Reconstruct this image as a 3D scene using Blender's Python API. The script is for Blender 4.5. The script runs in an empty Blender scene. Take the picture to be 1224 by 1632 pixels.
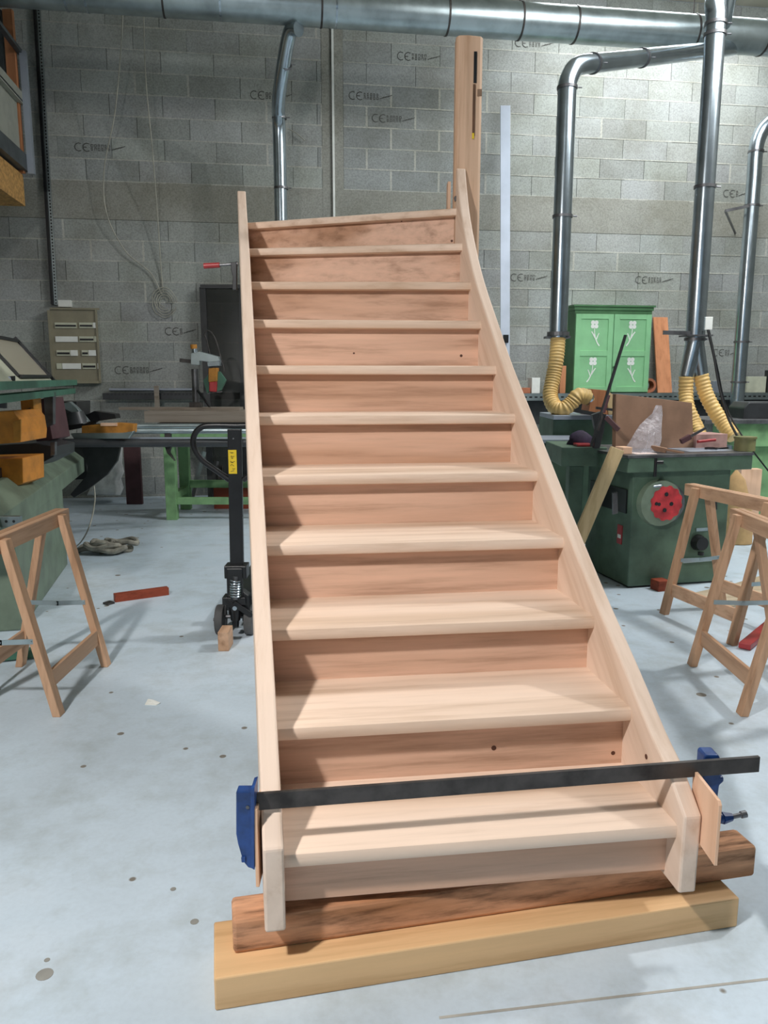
import bpy, bmesh, math, random
from mathutils import Vector, Matrix, Euler
random.seed(7)
PI = math.pi
# ---------------------------------------------------------------- camera
FPX, CAMH = 1250.0, 1.4
PITCH = math.atan(216/FPX)
cd = bpy.data.cameras.new('camera'); cam = bpy.data.objects.new('camera', cd)
bpy.context.scene.collection.objects.link(cam)
cd.sensor_fit = 'VERTICAL'; cd.sensor_height = 36; cd.lens = FPX/1632*36; cd.clip_start = .05; cd.clip_end = 100
cam.location = (0, 0, CAMH); cam.rotation_euler = (PI/2-PITCH, 0, 0)
bpy.context.scene.camera = cam
# ---------------------------------------------------------------- light, exposure
sc = bpy.context.scene
sc.view_settings.view_transform = 'Standard'; sc.view_settings.look = 'None'
sc.view_settings.gamma = 1; sc.view_settings.exposure = 0.0
w = bpy.data.worlds.new('world'); sc.world = w; w.use_nodes = True
w.node_tree.nodes['Background'].inputs[0].default_value = (.55, .65, .8, 1)
w.node_tree.nodes['Background'].inputs[1].default_value = .3
def area(name, loc, aim, sx, sy, power, col):
    l = bpy.data.lights.new(name, 'AREA'); l.shape = 'RECTANGLE'; l.size = sx; l.size_y = sy
    l.energy = power; l.color = col
    o = bpy.data.objects.new(name, l); sc.collection.objects.link(o); o.location = loc
    d = Vector(aim)-Vector(loc); o.rotation_euler = d.to_track_quat('-Z', 'Y').to_euler()
    return o
CEIL = 5.75
def overhead(loc, aim, sx, sy, power, col, spread=180):
    o = area('overhead_and_fill_lamp', loc, aim, sx, sy, power, col); o.data.spread = math.radians(spread); return o
overhead((-1.8, .0, 3.6), (-.3, 2.0, .5), .2, .25, 120, (1, .96, .93), 160)
overhead((5.0, 4.9, CEIL-.12), (.3, 2.5, .9), .4, .4, 155, (1, .98, .96), 160)
overhead((3.3, 5.4, CEIL-.12), (2.9, 9.9, 1.8), 2.8, 3.4, 165, (.96, .99, 1), 150)  # added fill lamp, brightens the right part of the block wall
overhead((3.2, 9.25, CEIL-.12), (3.1, 9.7, 1.5), 3.0, .35, 84, (.96, .99, 1), 140)  # added fill strip behind the duct, keeps its shadow off the wall
area('doorway_daylight', (.5, -3.3, 2.2), (.5, 3, .3), 4.5, 3.4, 30, (.52, .77, 1))

# ---------------------------------------------------------------- helpers
C = sc.collection
def ray(px, py):
    u = (px-612)/FPX; v = (816-py)/FPX
    return Vector((u, math.cos(PITCH)+v*math.sin(PITCH), -math.sin(PITCH)+v*math.cos(PITCH)))
CAMP = Vector((0, 0, CAMH))
def at(px, py, Y):
    d = ray(px, py); return CAMP+d*(Y/d.y)
def gz(px, py, z=0):
    d = ray(px, py); return CAMP+d*((z-CAMH)/d.z)
WT = math.radians(8.5)
WALL0 = 9.6
def yw(X): return WALL0+X*math.tan(WT)
WD = Vector((math.cos(WT), math.sin(WT), 0)); WN = Vector((math.sin(WT), -math.cos(WT), 0))
def onwall(px, py, off=0.0):
    """point on the block wall (off metres in front of it)"""
    d = ray(px, py); o = Vector((0, WALL0, 0))+WN*off
    t = (o-CAMP).dot(WN)/d.dot(WN); return CAMP+d*t
WLOC = {}
class MB:
    def __init__(s): s.bm = bmesh.new(); s.smooth = False; s.mi = 0; s.tone = None; s.lay = None
    def vs(s, pts): return [s.bm.verts.new(p) for p in pts]
    def face(s, v):
        try: f = s.bm.faces.new(v)
        except ValueError: return None
        f.material_index = s.mi
        if s.tone is not None:
            if s.lay is None: s.lay = s.bm.loops.layers.float_color.new('tone')
            for l in f.loops: l[s.lay] = (s.tone[0], s.tone[1], s.tone[2], 1)
        return f
    def hexa(s, p):
        v = s.vs(p)
        for f in ((0,3,2,1),(4,5,6,7),(0,1,5,4),(1,2,6,5),(2,3,7,6),(3,0,4,7)): s.face([v[i] for i in f])
        return s
    def box(s, c, d, yaw=0, rot=None):
        c = Vector(c); R = Matrix.Rotation(yaw, 3, 'Z') if rot is None else rot
        x, y, z = d[0]/2, d[1]/2, d[2]/2
        return s.hexa([c+R@Vector(q) for q in ((-x,-y,-z),(x,-y,-z),(x,y,-z),(-x,y,-z),(-x,-y,z),(x,-y,z),(x,y,z),(-x,y,z))])
    def bb(s, x0, x1, y0, y1, z0, z1):
        return s.box(((x0+x1)/2,(y0+y1)/2,(z0+z1)/2), (abs(x1-x0),abs(y1-y0),abs(z1-z0)))
    def bar(s, a, b, w, h, up=(0,0,1)):
        """square bar from a to b, w across, h along up"""
        a = Vector(a); b = Vector(b); d = (b-a).normalized(); up = Vector(up)
        r = d.cross(up)
        if r.length < 1e-4: r = d.cross(Vector((0,1,0)))
        r.normalize(); u = r.cross(d).normalized()
        P = []
        for q in (a, b):
            for i, j in ((-1,-1),(1,-1),(1,1),(-1,1)): P.append(q+r*(i*w/2)+u*(j*h/2))
        return s.hexa(P)
    def cyl(s, a, b, r0, r1=None, n=20, cap=True):
        r1 = r0 if r1 is None else r1; a = Vector(a); b = Vector(b); d = (b-a).normalized()
        x = d.orthogonal().normalized(); y = d.cross(x); s.smooth = True
        A = s.vs([a+(x*math.cos(2*PI*i/n)+y*math.sin(2*PI*i/n))*r0 for i in range(n)])
        B = s.vs([b+(x*math.cos(2*PI*i/n)+y*math.sin(2*PI*i/n))*r1 for i in range(n)])
        for i in range(n): s.face([A[i], A[(i+1)%n], B[(i+1)%n], B[i]])
        if cap: s.face(A[::-1]); s.face(B)
        return s
    def prism(s, poly, vec):
        vec = Vector(vec); A = s.vs([Vector(p) for p in poly]); B = s.vs([Vector(p)+vec for p in poly]); n = len(A)
        s.face(A[::-1]); s.face(B)
        for i in range(n): s.face([A[i], A[(i+1)%n], B[(i+1)%n], B[i]])
        return s
    def loft(s, secs, cap=True, closed=True):
        R = [s.vs(q) for q in secs]; n = len(R[0])
        for a, b in zip(R, R[1:]):
            for i in range(n if closed else n-1): s.face([a[i], a[(i+1)%n], b[(i+1)%n], b[i]])
        if cap: s.face(R[0][::-1]); s.face(R[-1])
        return s
    def sweep(s, pts, r, n=12, cap=True):
        """tube along points; r number or list"""
        pts = [Vector(p) for p in pts]; s.smooth = True
        rr = r if isinstance(r, (list, tuple)) else [r]*len(pts)
        t = (pts[1]-pts[0]).normalized(); x = t.orthogonal().normalized(); secs = []
        for i, p in enumerate(pts):
            a = pts[max(0, i-1)]; b = pts[min(len(pts)-1, i+1)]; tn = (b-a).normalized()
            x = (x-tn*x.dot(tn)).normalized(); y = tn.cross(x)
            secs.append([p+(x*math.cos(2*PI*k/n)+y*math.sin(2*PI*k/n))*rr[i] for k in range(n)])
        return s.loft(secs, cap)
    def ring(s, c, ax, r, t, w=.03, n=28):
        """flat band of radius r..r+t, w wide about axis"""
        c = Vector(c); ax = Vector(ax).normalized(); x = ax.orthogonal().normalized(); y = ax.cross(x)
        secs = []
        for k in range(n+1):
            q = x*math.cos(2*PI*k/n)+y*math.sin(2*PI*k/n)
            secs.append([c+q*r-ax*w/2, c+q*(r+t)-ax*w/2, c+q*(r+t)+ax*w/2, c+q*r+ax*w/2])
        return s.loft(secs, False)
    def bevel(s, wd, seg=2, ang=30):
        bmesh.ops.remove_doubles(s.bm, verts=s.bm.verts, dist=1e-5)
        es = [e for e in s.bm.edges if len(e.link_faces) == 2 and e.calc_face_angle(0) > math.radians(ang)]
        bmesh.ops.bevel(s.bm, geom=es, offset=wd, segments=seg, affect='EDGES', profile=.5, clamp_overlap=True)
        return s
def crom(P, k=8):
    """smooth curve through points"""
    P = [Vector(p) for p in P]; out = []
    for i in range(len(P)-1):
        a = P[max(0,i-1)]; b = P[i]; c = P[i+1]; d = P[min(len(P)-1,i+2)]
        for j in range(k):
            t = j/k
            out.append(.5*((2*b)+(c-a)*t+(2*a-5*b+4*c-d)*t*t+(3*b-a-3*c+d)*t**3))
    out.append(P[-1]); return out
def tag(o, label, cat, group=None, kind=None):
    o['label'] = label; o['category'] = cat
    if group: o['group'] = group
    if kind: o['kind'] = kind
def obj(name, mb, m, parent=None, label=None, cat=None, group=None, kind=None, bev=0, smooth=None):
    if bev: mb.bevel(bev)
    bm = mb.bm
    bmesh.ops.recalc_face_normals(bm, faces=bm.faces)
    co = [v.co for v in bm.verts]
    lo = Vector([min(c[i] for c in co) for i in range(3)]); hi = Vector([max(c[i] for c in co) for i in range(3)])
    if parent is None: wl = Vector(((lo.x+hi.x)/2, (lo.y+hi.y)/2, lo.z))
    else: wl = WLOC[parent.name] if parent.type == 'EMPTY' else WLOC[parent.name]
    for v in bm.verts: v.co -= wl
    me = bpy.data.meshes.new(name); bm.to_mesh(me); bm.free()
    o = bpy.data.objects.new(name, me); C.objects.link(o)
    if parent is None: o.location = wl
    else: o.parent = parent
    WLOC[o.name] = wl
    ms = m if isinstance(m, (list, tuple)) else [m]
    for q in ms: me.materials.append(q)
    if mb.smooth if smooth is None else smooth:
        for p in me.polygons: p.use_smooth = True
        try: me.set_sharp_from_angle(angle=math.radians(40))
        except Exception: pass
    if label and cat: tag(o, label, cat, group, kind)
    elif label: o['label'] = label
    if kind: o['kind'] = kind
    return o
def thing(name, label, cat, loc, group=None):
    o = bpy.data.objects.new(name, None); C.objects.link(o); o.location = loc; o.empty_display_size = .1
    WLOC[o.name] = Vector(loc); tag(o, label, cat, group); return o

# ---------------------------------------------------------------- materials
def lin(c):
    return tuple(((x/255)/12.92 if x/255 <= .04045 else ((x/255+.055)/1.055)**2.4) for x in c)+(1,)
def base(name, rough=.6, metal=0, spec=None):
    m = bpy.data.materials.new(name); m.use_nodes = True; nt = m.node_tree
    b = nt.nodes['Principled BSDF']; b.inputs['Roughness'].default_value = rough; b.inputs['Metallic'].default_value = metal
    if spec is not None: b.inputs['Specular IOR Level'].default_value = spec
    return m, nt, b
def N(nt, t, **k):
    n = nt.nodes.new(t)
    for a, v in k.items(): setattr(n, a, v)
    return n
def ramp(nt, fac, stops):
    r = N(nt, 'ShaderNodeValToRGB'); cr = r.color_ramp
    while len(cr.elements) < len(stops): cr.elements.new(.5)
    for e, (p, c) in zip(cr.elements, stops): e.position = p; e.color = c
    nt.links.new(fac, r.inputs[0]); return r.outputs[0]
def noise(nt, vec, scale, detail=4, rough=.55):
    n = N(nt, 'ShaderNodeTexNoise'); n.inputs['Scale'].default_value = scale; n.inputs['Detail'].default_value = detail
    n.inputs['Roughness'].default_value = rough
    if vec is not None: nt.links.new(vec, n.inputs['Vector'])
    return n.outputs['Fac']
def mixc(nt, fac, a, b, mode='MIX'):
    m = N(nt, 'ShaderNodeMix', data_type='RGBA', blend_type=mode)
    for s, v in ((m.inputs[0], fac), (m.inputs[6], a), (m.inputs[7], b)):
        if hasattr(v, 'links'): nt.links.new(v, s)
        else: s.default_value = v
    return m.outputs[2]
def plain(name, c, rough=.6, metal=0, var=.12, scale=9, bump=0):
    """paint, metal or plastic with a little wear"""
    m, nt, b = base(name, rough, metal); tc = N(nt, 'ShaderNodeTexCoord')
    f = noise(nt, tc.outputs['Object'], scale, 5)
    l = lin(c); lo = tuple(x*(1-var*2.2) for x in l[:3])+(1,); hi = tuple(min(1, x*(1+var)) for x in l[:3])+(1,)
    nt.links.new(ramp(nt, f, [(.3, lo), (.62, hi)]), b.inputs['Base Color'])
    if bump:
        bp = N(nt, 'ShaderNodeBump'); bp.inputs['Strength'].default_value = bump; bp.inputs['Distance'].default_value = .01
        nt.links.new(f, bp.inputs['Height']); nt.links.new(bp.outputs[0], b.inputs['Normal'])
    return m
def wood(name, c, d=(1,0,0), var=.16, across=26, along=1.6, rough=.55, knots=0, streak=.5):
    """timber with grain running along direction d"""
    m, nt, b = base(name, rough, 0, .3); tc = N(nt, 'ShaderNodeTexCoord'); d = Vector(d).normalized()
    oi = N(nt, 'ShaderNodeObjectInfo')
    off = N(nt, 'ShaderNodeVectorMath', operation='SCALE'); off.inputs[0].default_value = (3.1, 1.7, 2.3)
    nt.links.new(oi.outputs['Random'], off.inputs['Scale'])
    ad = N(nt, 'ShaderNodeVectorMath', operation='ADD'); nt.links.new(tc.outputs['Object'], ad.inputs[0]); nt.links.new(off.outputs[0], ad.inputs[1])
    dt = N(nt, 'ShaderNodeVectorMath', operation='DOT_PRODUCT'); nt.links.new(ad.outputs[0], dt.inputs[0]); dt.inputs[1].default_value = d
    k = N(nt, 'ShaderNodeMath', operation='MULTIPLY'); nt.links.new(dt.outputs['Value'], k.inputs[0]); k.inputs[1].default_value = -(1-along/across)
    sv = N(nt, 'ShaderNodeVectorMath', operation='SCALE'); sv.inputs[0].default_value = d; nt.links.new(k.outputs[0], sv.inputs['Scale'])
    a2 = N(nt, 'ShaderNodeVectorMath', operation='ADD'); nt.links.new(ad.outputs[0], a2.inputs[0]); nt.links.new(sv.outputs[0], a2.inputs[1])
    g = noise(nt, a2.outputs[0], across, 7, .62)
    g2 = noise(nt, a2.outputs[0], across*.22, 3, .5)
    l = lin(c)
    def sh(q, t=(1,1,1)): return tuple(min(1, x*q*t[i]) for i, x in enumerate(l[:3]))+(1,)
    col = ramp(nt, g, [(.3, sh(1-var*1.6, (1,.93,.86))), (.5, sh(1)), (.7, sh(1+var*.6))])
    c2 = ramp(nt, g2, [(.35, (1-streak*.36, 1-streak*.45, 1-streak*.55, 1)), (.55, (1,1,1,1))])
    col = mixc(nt, 1.0, col, c2, 'MULTIPLY')
    if knots:
        vo = N(nt, 'ShaderNodeTexVoronoi'); vo.inputs['Scale'].default_value = knots; nt.links.new(tc.outputs['Object'], vo.inputs['Vector'])
        kf = ramp(nt, vo.outputs['Distance'], [(.05, (1,1,1,1)), (.12, (0,0,0,1))])
        col = mixc(nt, kf, col, sh(.38, (1,.8,.6)))
    nt.links.new(col, b.inputs['Base Color'])
    bp = N(nt, 'ShaderNodeBump'); bp.inputs['Strength'].default_value = .12; bp.inputs['Distance'].default_value = .004
    nt.links.new(g, bp.inputs['Height']); nt.links.new(bp.outputs[0], b.inputs['Normal'])
    return m
M = {}
TD = (math.cos(math.radians(7.5)), math.sin(math.radians(7.5)), 0)
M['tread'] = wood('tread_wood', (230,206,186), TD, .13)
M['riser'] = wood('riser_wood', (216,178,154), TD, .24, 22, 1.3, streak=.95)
M['stringer'] = wood('stringer_wood', (230,208,190), (-.1,.78,.62), .10, 18, 1.2, streak=.35)
M['knot'] = plain('wood_knot', (84,50,36), .7)
M['post'] = wood('post_wood', (214,180,152), (0,0,1), .14)
M['beech_v'] = wood('trestle_leg_wood', (204,164,132), (0,.1,1), .2)
M['beech_y'] = wood('trestle_rail_wood', (206,168,138), (0,1,0), .2)
M['pine'] = wood('pine_beam_wood', (228,188,140), (.98,.2,0), .14, 20, 1.2, knots=2.2)
M['rough'] = wood('old_beam_wood', (204,154,120), (.98,.2,0), .5, 34, 5, .9, knots=5, streak=1.2)
M['paleplank'] = wood('pale_plank_wood', (214,190,146), (.2,.2,1), .14, 20, 1.2, knots=3)
M['orangeplank'] = wood('orange_plank_wood', (204,140,100), (0,0,1), .14, 18, 1.5)
M['redwood'] = wood('red_wood', (150,72,50), (1,0,0), .2)
M['ply'] = wood('plywood', (236,196,166), (0,0,1), .06)
M['greyplank'] = wood('grey_board_wood', (150,140,128), (1,0,0), .18)
M['osb'] = plain('chipboard', (196,150,88), .8, 0, .2, 30)
M['galv'] = plain('galvanised_duct', (172,184,186), .34, .9, .12, 5)
M['galv2'] = plain('galvanised_pipe', (180,192,200), .24, .95, .08, 6)
M['steel'] = plain('bare_steel', (120,120,122), .4, .8, .2, 8)
M['alu'] = plain('aluminium', (168,176,188), .45, .5, .05, 3)
M['darksteel'] = plain('dark_steel_bar', (74,70,68), .5, .5, .25, 14)
M['blue'] = plain('blue_clamp_paint', (30,64,122), .38, 0, .25, 18)
M['black'] = plain('black_paint', (26,27,29), .35, 0, .2)
M['rubber'] = plain('wheel_rubber', (86,86,86), .7)
M['machgreen'] = plain('dark_green_machine_paint', (88,112,94), .5, 0, .15, 6)
M['machgrey'] = plain('grey_green_machine_paint', (118,134,116), .5, 0, .12, 6)
M['tealrail'] = plain('teal_rail_paint', (66,112,92), .5, 0, .12, 6)
M['benchgreen'] = plain('bench_green_paint', (124,166,116), .6, 0, .14, 7)
M['cabgreen'] = plain('cabinet_green_paint', (140,198,146), .5, 0, .05, 5)
M['cabdark'] = plain('cabinet_dark_green_paint', (76,122,80), .5, 0, .1, 5)
M['white'] = plain('white_paint', (236,238,232), .6, 0, .04)
M['cream'] = plain('cream_panel', (200,202,180), .5, 0, .06)
M['red'] = plain('red_disc_paint', (196,56,62), .5, 0, .2, 14)
M['orange'] = plain('orange_paint', (206,134,48), .5, 0, .14)
M['ochre'] = plain('ochre_paint', (186,126,46), .6, 0, .2)
M['yellow'] = plain('yellow_sticker', (232,200,40), .5, 0, .05)
M['panel'] = plain('electrical_panel_metal', (140,134,112), .5, 0, .08, 5)
M['beigehose'] = plain('beige_hose', (226,190,122), .45, 0, .08)
M['card'] = plain('cardboard', (150,118,96), .85, 0, .1, 6)
M['olive'] = plain('olive_tin', (128,126,84), .5, 0, .15)
M['cloth'] = plain('grey_cloth', (150,146,134), .95, 0, .25, 14, .4)
M['sack'] = plain('white_sack', (236,238,236), .9, 0, .12, 9, .4)
M['maroon'] = plain('maroon_board', (84,54,58), .6)
M['mezz'] = plain('mezzanine_panel', (160,162,150), .6, 0, .06)
M['mezzsteel'] = plain('mezzanine_steel', (84,90,92), .5, .3)
M['wire'] = plain('white_wire', (170,168,155), .5)
M['ink'] = plain('stamp_ink', (92,92,88), .8)
M['concrete'] = plain('pilaster_concrete', (156,156,148), .9, 0, .12, 3, .2)
M['terracotta'] = plain('terracotta', (176,110,80), .8)
M['redmetal'] = plain('red_metal', (170,52,54), .4)
M['cover'] = plain('dark_plastic', (52,54,56), .4)
M['ceil'] = plain('roof_sheet', (188,184,168), .7, 0, .08, 2)

def m_plastic():
    m, nt, b = base('clear_plastic_film', .18); b.inputs['Base Color'].default_value = lin((222,222,232))
    b.inputs['Transmission Weight'].default_value = .0; b.inputs['Alpha'].default_value = .36
    tc = N(nt, 'ShaderNodeTexCoord'); f = noise(nt, tc.outputs['Object'], 26, 3)
    bp = N(nt, 'ShaderNodeBump'); bp.inputs['Strength'].default_value = .8; bp.inputs['Distance'].default_value = .02
    nt.links.new(f, bp.inputs['Height']); nt.links.new(bp.outputs[0], b.inputs['Normal']); return m
M['film'] = m_plastic()
def m_window():
    m, nt, b = base('machine_hood_pane', .2); b.inputs['Base Color'].default_value = lin((196,188,166)); b.inputs['Alpha'].default_value = .75; return m
M['pane'] = m_window()
def m_dpane():
    m, nt, b = base('dark_screen_pane', .25); b.inputs['Base Color'].default_value = lin((40,42,40)); b.inputs['Alpha'].default_value = .6; return m
M['dpane'] = m_dpane()
def m_floor():
    m, nt, b = base('painted_concrete_floor', .42, 0, .35); tc = N(nt, 'ShaderNodeTexCoord'); P = tc.outputs['Object']
    big = noise(nt, P, .9, 5, .6); mid = noise(nt, P, 4.5, 6, .65); fine = noise(nt, P, 60, 3)
    col = ramp(nt, big, [(.3, lin((190,204,214))), (.5, lin((204,220,232))), (.7, lin((214,226,236)))])
    col = mixc(nt, 1.0, col, ramp(nt, mid, [(.32, (.84,.83,.80,1)), (.52, (1,1,1,1))]), 'MULTIPLY')
    col = mixc(nt, 1.0, col, ramp(nt, fine, [(.3, (.95,.95,.95,1)), (.6, (1,1,1,1))]), 'MULTIPLY')
    vo = N(nt, 'ShaderNodeTexVoronoi'); vo.inputs['Scale'].default_value = 5.5; nt.links.new(P, vo.inputs['Vector'])
    sz = noise(nt, P, 3.1, 1)
    sub = N(nt, 'ShaderNodeMath', operation='SUBTRACT'); nt.links.new(vo.outputs['Distance'], sub.inputs[0])
    mu = N(nt, 'ShaderNodeMath', operation='MULTIPLY'); nt.links.new(sz, mu.inputs[0]); mu.inputs[1].default_value = .16
    nt.links.new(mu.outputs[0], sub.inputs[1])
    spot = ramp(nt, sub.outputs[0], [(0.0, (1,1,1,1)), (.015, (0,0,0,1))])
    col = mixc(nt, spot, col, lin((128,124,116)))
    nt.links.new(col, b.inputs['Base Color'])
    rg = ramp(nt, mid, [(.3, (.6,.6,.6,1)), (.7, (.34,.34,.34,1))]); nt.links.new(rg, b.inputs['Roughness'])
    bp = N(nt, 'ShaderNodeBump'); bp.inputs['Strength'].default_value = .06; bp.inputs['Distance'].default_value = .01
    nt.links.new(mid, bp.inputs['Height']); nt.links.new(bp.outputs[0], b.inputs['Normal'])
    return m
M['floor'] = m_floor()
M['stain'] = plain('floor_stain', (150,150,144), .8)
def m_block(name, c, var):
    m, nt, b = base(name, .95, 0, .1); tc = N(nt, 'ShaderNodeTexCoord'); P = tc.outputs['Object']
    f = noise(nt, P, 55, 4, .7); g = noise(nt, P, 1.6, 4, .6)
    l = lin(c)
    col = ramp(nt, f, [(.3, tuple(x*.72 for x in l[:3])+(1,)), (.6, tuple(x*1.08 for x in l[:3])+(1,))])
    col = mixc(nt, 1.0, col, ramp(nt, g, [(.35, (.78,.77,.73,1)), (.6, (1,1,1,1))]), 'MULTIPLY')
    if var:
        at_ = N(nt, 'ShaderNodeAttribute'); at_.attribute_name = 'tone'
        col = mixc(nt, 1.0, col, at_.outputs['Color'], 'MULTIPLY')
    nt.links.new(col, b.inputs['Base Color'])
    bp = N(nt, 'ShaderNodeBump'); bp.inputs['Strength'].default_value = .35; bp.inputs['Distance'].default_value = .006
    nt.links.new(f, bp.inputs['Height']); nt.links.new(bp.outputs[0], b.inputs['Normal'])
    return m
M['block'] = m_block('concrete_block', (170,174,172), True)
M['mortar'] = m_block('mortar', (192,192,184), False)
M['bond'] = m_block('bond_beam_concrete', (160,160,152), False)
def m_sky():
    m, nt, b = base('skylight_and_fill_sheet'); b.inputs['Base Color'].default_value = (.8,.85,.9,1)
    b.inputs['Emission Color'].default_value = (.92,.96,1,1); b.inputs['Emission Strength'].default_value = 3; return m
M['skylight_fill'] = m_sky()

# ================================================================ the room
XL_, XR_, YB_ = -4.6, 5.4, -3.6
b = MB(); b.prism([(XL_,YB_,-.1),(XR_,YB_,-.1),(XR_,yw(XR_),-.1),(XL_,yw(XL_),-.1)], (0,0,.1))
fl = obj('floor', b, M['floor'], kind='structure')
# saw-cut joint and a few stains lying in the floor
b = MB(); b.bar(gz(700,1622,.0006), gz(1260,1556,.0006), .007, .0008)
obj('floor_joint', b, plain('joint_filler', (176,174,166), .9), fl)
for (x, y, ra) in ((310,1469,.011),(276,1417,.008),(75,1530,.007),(71,1553,.020)):
    p = gz(x, y, .0003); b = MB(); b.cyl(p, p+Vector((0,0,.0006)), ra, n=16); b.smooth = False
    obj('floor_stain', b, M['stain'], fl, smooth=False)
b = MB(); b.prism([(XL_,YB_,CEIL),(XR_,YB_,CEIL),(XR_,yw(XR_),CEIL),(XL_,yw(XL_),CEIL)], (0,0,.1))
ce = obj('ceiling', b, M['ceil'], kind='structure')
def wallq(name, a, c, z1=CEIL, m=M['mezz']):
    a = Vector(a); c = Vector(c); d = (c-a).normalized(); n = Vector((-d.y, d.x, 0))*.12
    b = MB(); b.prism([a, c, c+Vector((0,0,z1)), a+Vector((0,0,z1))], n); return obj(name, b, m, kind='structure')
wm = m_block('side_wall_block', (120,120,114), False)
wallq('wall_left', (XL_,YB_,0), (XL_,yw(XL_),0), m=wm)
wallq('wall_right', (XR_,yw(XR_),0), (XR_,YB_,0), m=wm)
wallq('wall_front', (XR_,YB_,0), (XL_,YB_,0), m=wm)
def wp(s, z, off=0.0): return Vector((0, WALL0, z))+WD*s+WN*off
def sof(px, py):
    p = onwall(px, py); return (p-Vector((0, WALL0, 0))).dot(WD)
def zof(px, py): return onwall(px, py).z
def wbox(b, s0, s1, z0, z1, o0, o1):
    b.hexa([wp(s0,z0,o0), wp(s1,z0,o0), wp(s1,z0,o1), wp(s0,z0,o1), wp(s0,z1,o0), wp(s1,z1,o0), wp(s1,z1,o1), wp(s0,z1,o1)])
SL, SR = XL_/math.cos(WT), XR_/math.cos(WT)
BL = .564; ph = sof(584.4, 186)
ps0, ps1 = sof(513,190), sof(547,190); pg0, pg1 = sof(525,190), sof(530,190)
b = MB(); b.tone = (1,1,1)
b.mi = 2; wbox(b, SL, SR, 0, CEIL, -.14, -.02)                     # core, seen only in the open joints
rows = []
z = 3.523
while z < CEIL: rows.append((z, min(z+.226, CEIL))); z += .226
nb = 0; z = 3.119
while z > 0: rows.append((max(0, z-.2215), z)); z -= .2215
rd = random.Random(3)
cl0, cl1 = ps1, ps1+1.55
zr0 = 4.42
for r, (z0, z1) in enumerate(rows):
    par = round((z0-4.2)/.2237) % 2
    s = ph+par*BL/2-BL*12
    while s < SR:
        a, c = max(s, SL), min(s+BL, SR)
        if c-a > .03:
            t = rd.uniform(.86, 1.08); tn = (t, t*rd.uniform(.98,1.01), t*rd.uniform(.95,1.0))
            filled = cl0-.3 < s < cl1 and 3.5 < z0 < 4.5
            if filled: t *= .84; tn = (t, t, t*1.0)
            segs = [(a, min(c, ps0)), (max(a, ps1), c)]
            for q0, q1 in segs:
                if q1-q0 < .02: continue
                b.mi = 0; b.tone = tn
                j = .006 if rd.random() < .8 else .0025
                wbox(b, q0+j/2, q1-j/2, z0+.004, z1-.004, -.03, 0)
                if filled or rd.random() < .12:
                    b.mi = 1; b.tone = (1,1,1); wbox(b, q1-.012, q1+.010, z0+.004, z1-.004, -.03, .0012)
        s += BL
    b.mi = 1; b.tone = (1,1,1)
    # bed joint squeezed out unevenly
    q = SL
    while q < SR:
        e = min(q+rd.uniform(.2,.6), SR); h = rd.uniform(.006,.013); 
        for q0, q1 in ((q, min(e, ps0)), (max(q, ps1), e)):
            if q1-q0 > .01: wbox(b, q0, q1, z0-h*.6, z0+h*.6, -.02, rd.uniform(.0008,.004))
        q = e
b.mi = 2; b.tone = (1,1,1)
wbox(b, SL, ps0, 3.119, 3.523, -.03, .002); wbox(b, ps1, SR, 3.119, 3.523, -.03, .002)
wbox(b, ps0, pg0, 0, CEIL, -.03, .004); wbox(b, pg1, ps1, 0, CEIL, -.03, .004)
wall = obj('wall_back', b, [M['block'], M['mortar'], M['bond']], kind='structure', smooth=False)
b = MB(); wbox(b, pg1-.006, pg1+.018, 0, CEIL, .004, .02)
obj('trim_1', b, M['white'], kind='structure')
# printed stamps on some blocks
def stamp(px, py, wpx):
    s0, s1 = sof(px, py), sof(px+wpx, py); zc = zof(px, py); L = s1-s0; h = .075; t = .009
    b = MB()
    def seg(x0, y0, x1, y1, th=t):
        p = Vector((x0, y0)); q = Vector((x1, y1)); d = (q-p).normalized(); n = Vector((-d.y, d.x))*th/2
        P = [p-n-d*th*.3, q-n+d*th*.3, q+n+d*th*.3, p+n-d*th*.3]
        f = [wp(s0+u.x, zc+u.y, .0022) for u in P]; b.prism(f, WN*.0008)
    def arc(cx, r, a0, a1):
        A = [math.radians(a0+(a1-a0)*i/7) for i in range(8)]
        for p, q in zip(A, A[1:]): seg(cx+r*math.cos(p), r*math.sin(p), cx+r*math.cos(q), r*math.sin(q))
    arc(.05, .042, 60, 300); arc(.135, .042, 60, 300); seg(.095, 0, .13, 0)
    x = .18; rr = random.Random(int(px))
    while x < L*.72:
        for yy in (.018, -.018):
            wd = rr.uniform(.02,.035); seg(x, yy-.012, x, yy+.012, .006); seg(x, yy+.012, x+wd*.6, yy+.012, .006); seg(x+wd*.6, yy+.012, x+wd*.6, yy-.012, .006)
            if rr.random() < .6: seg(x, yy-.012, x+wd*.6, yy-.012, .006)
        x += .036
    for k in range(4):
        seg(x, -.02+.008*k, x+.05, .0+.008*k, .008); x += .03
    obj('printed_stamp', b, M['ink'], wall, smooth=False)
for q in ((118,234,80),(182,590,72),(398,151,58),(555,152,66),(592,188,68),(632,89,68),(820,68,58),(813,442,54),(1012,446,60),(1152,308,32),(1135,562,40),(262,528,36)): stamp(*q)

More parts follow.
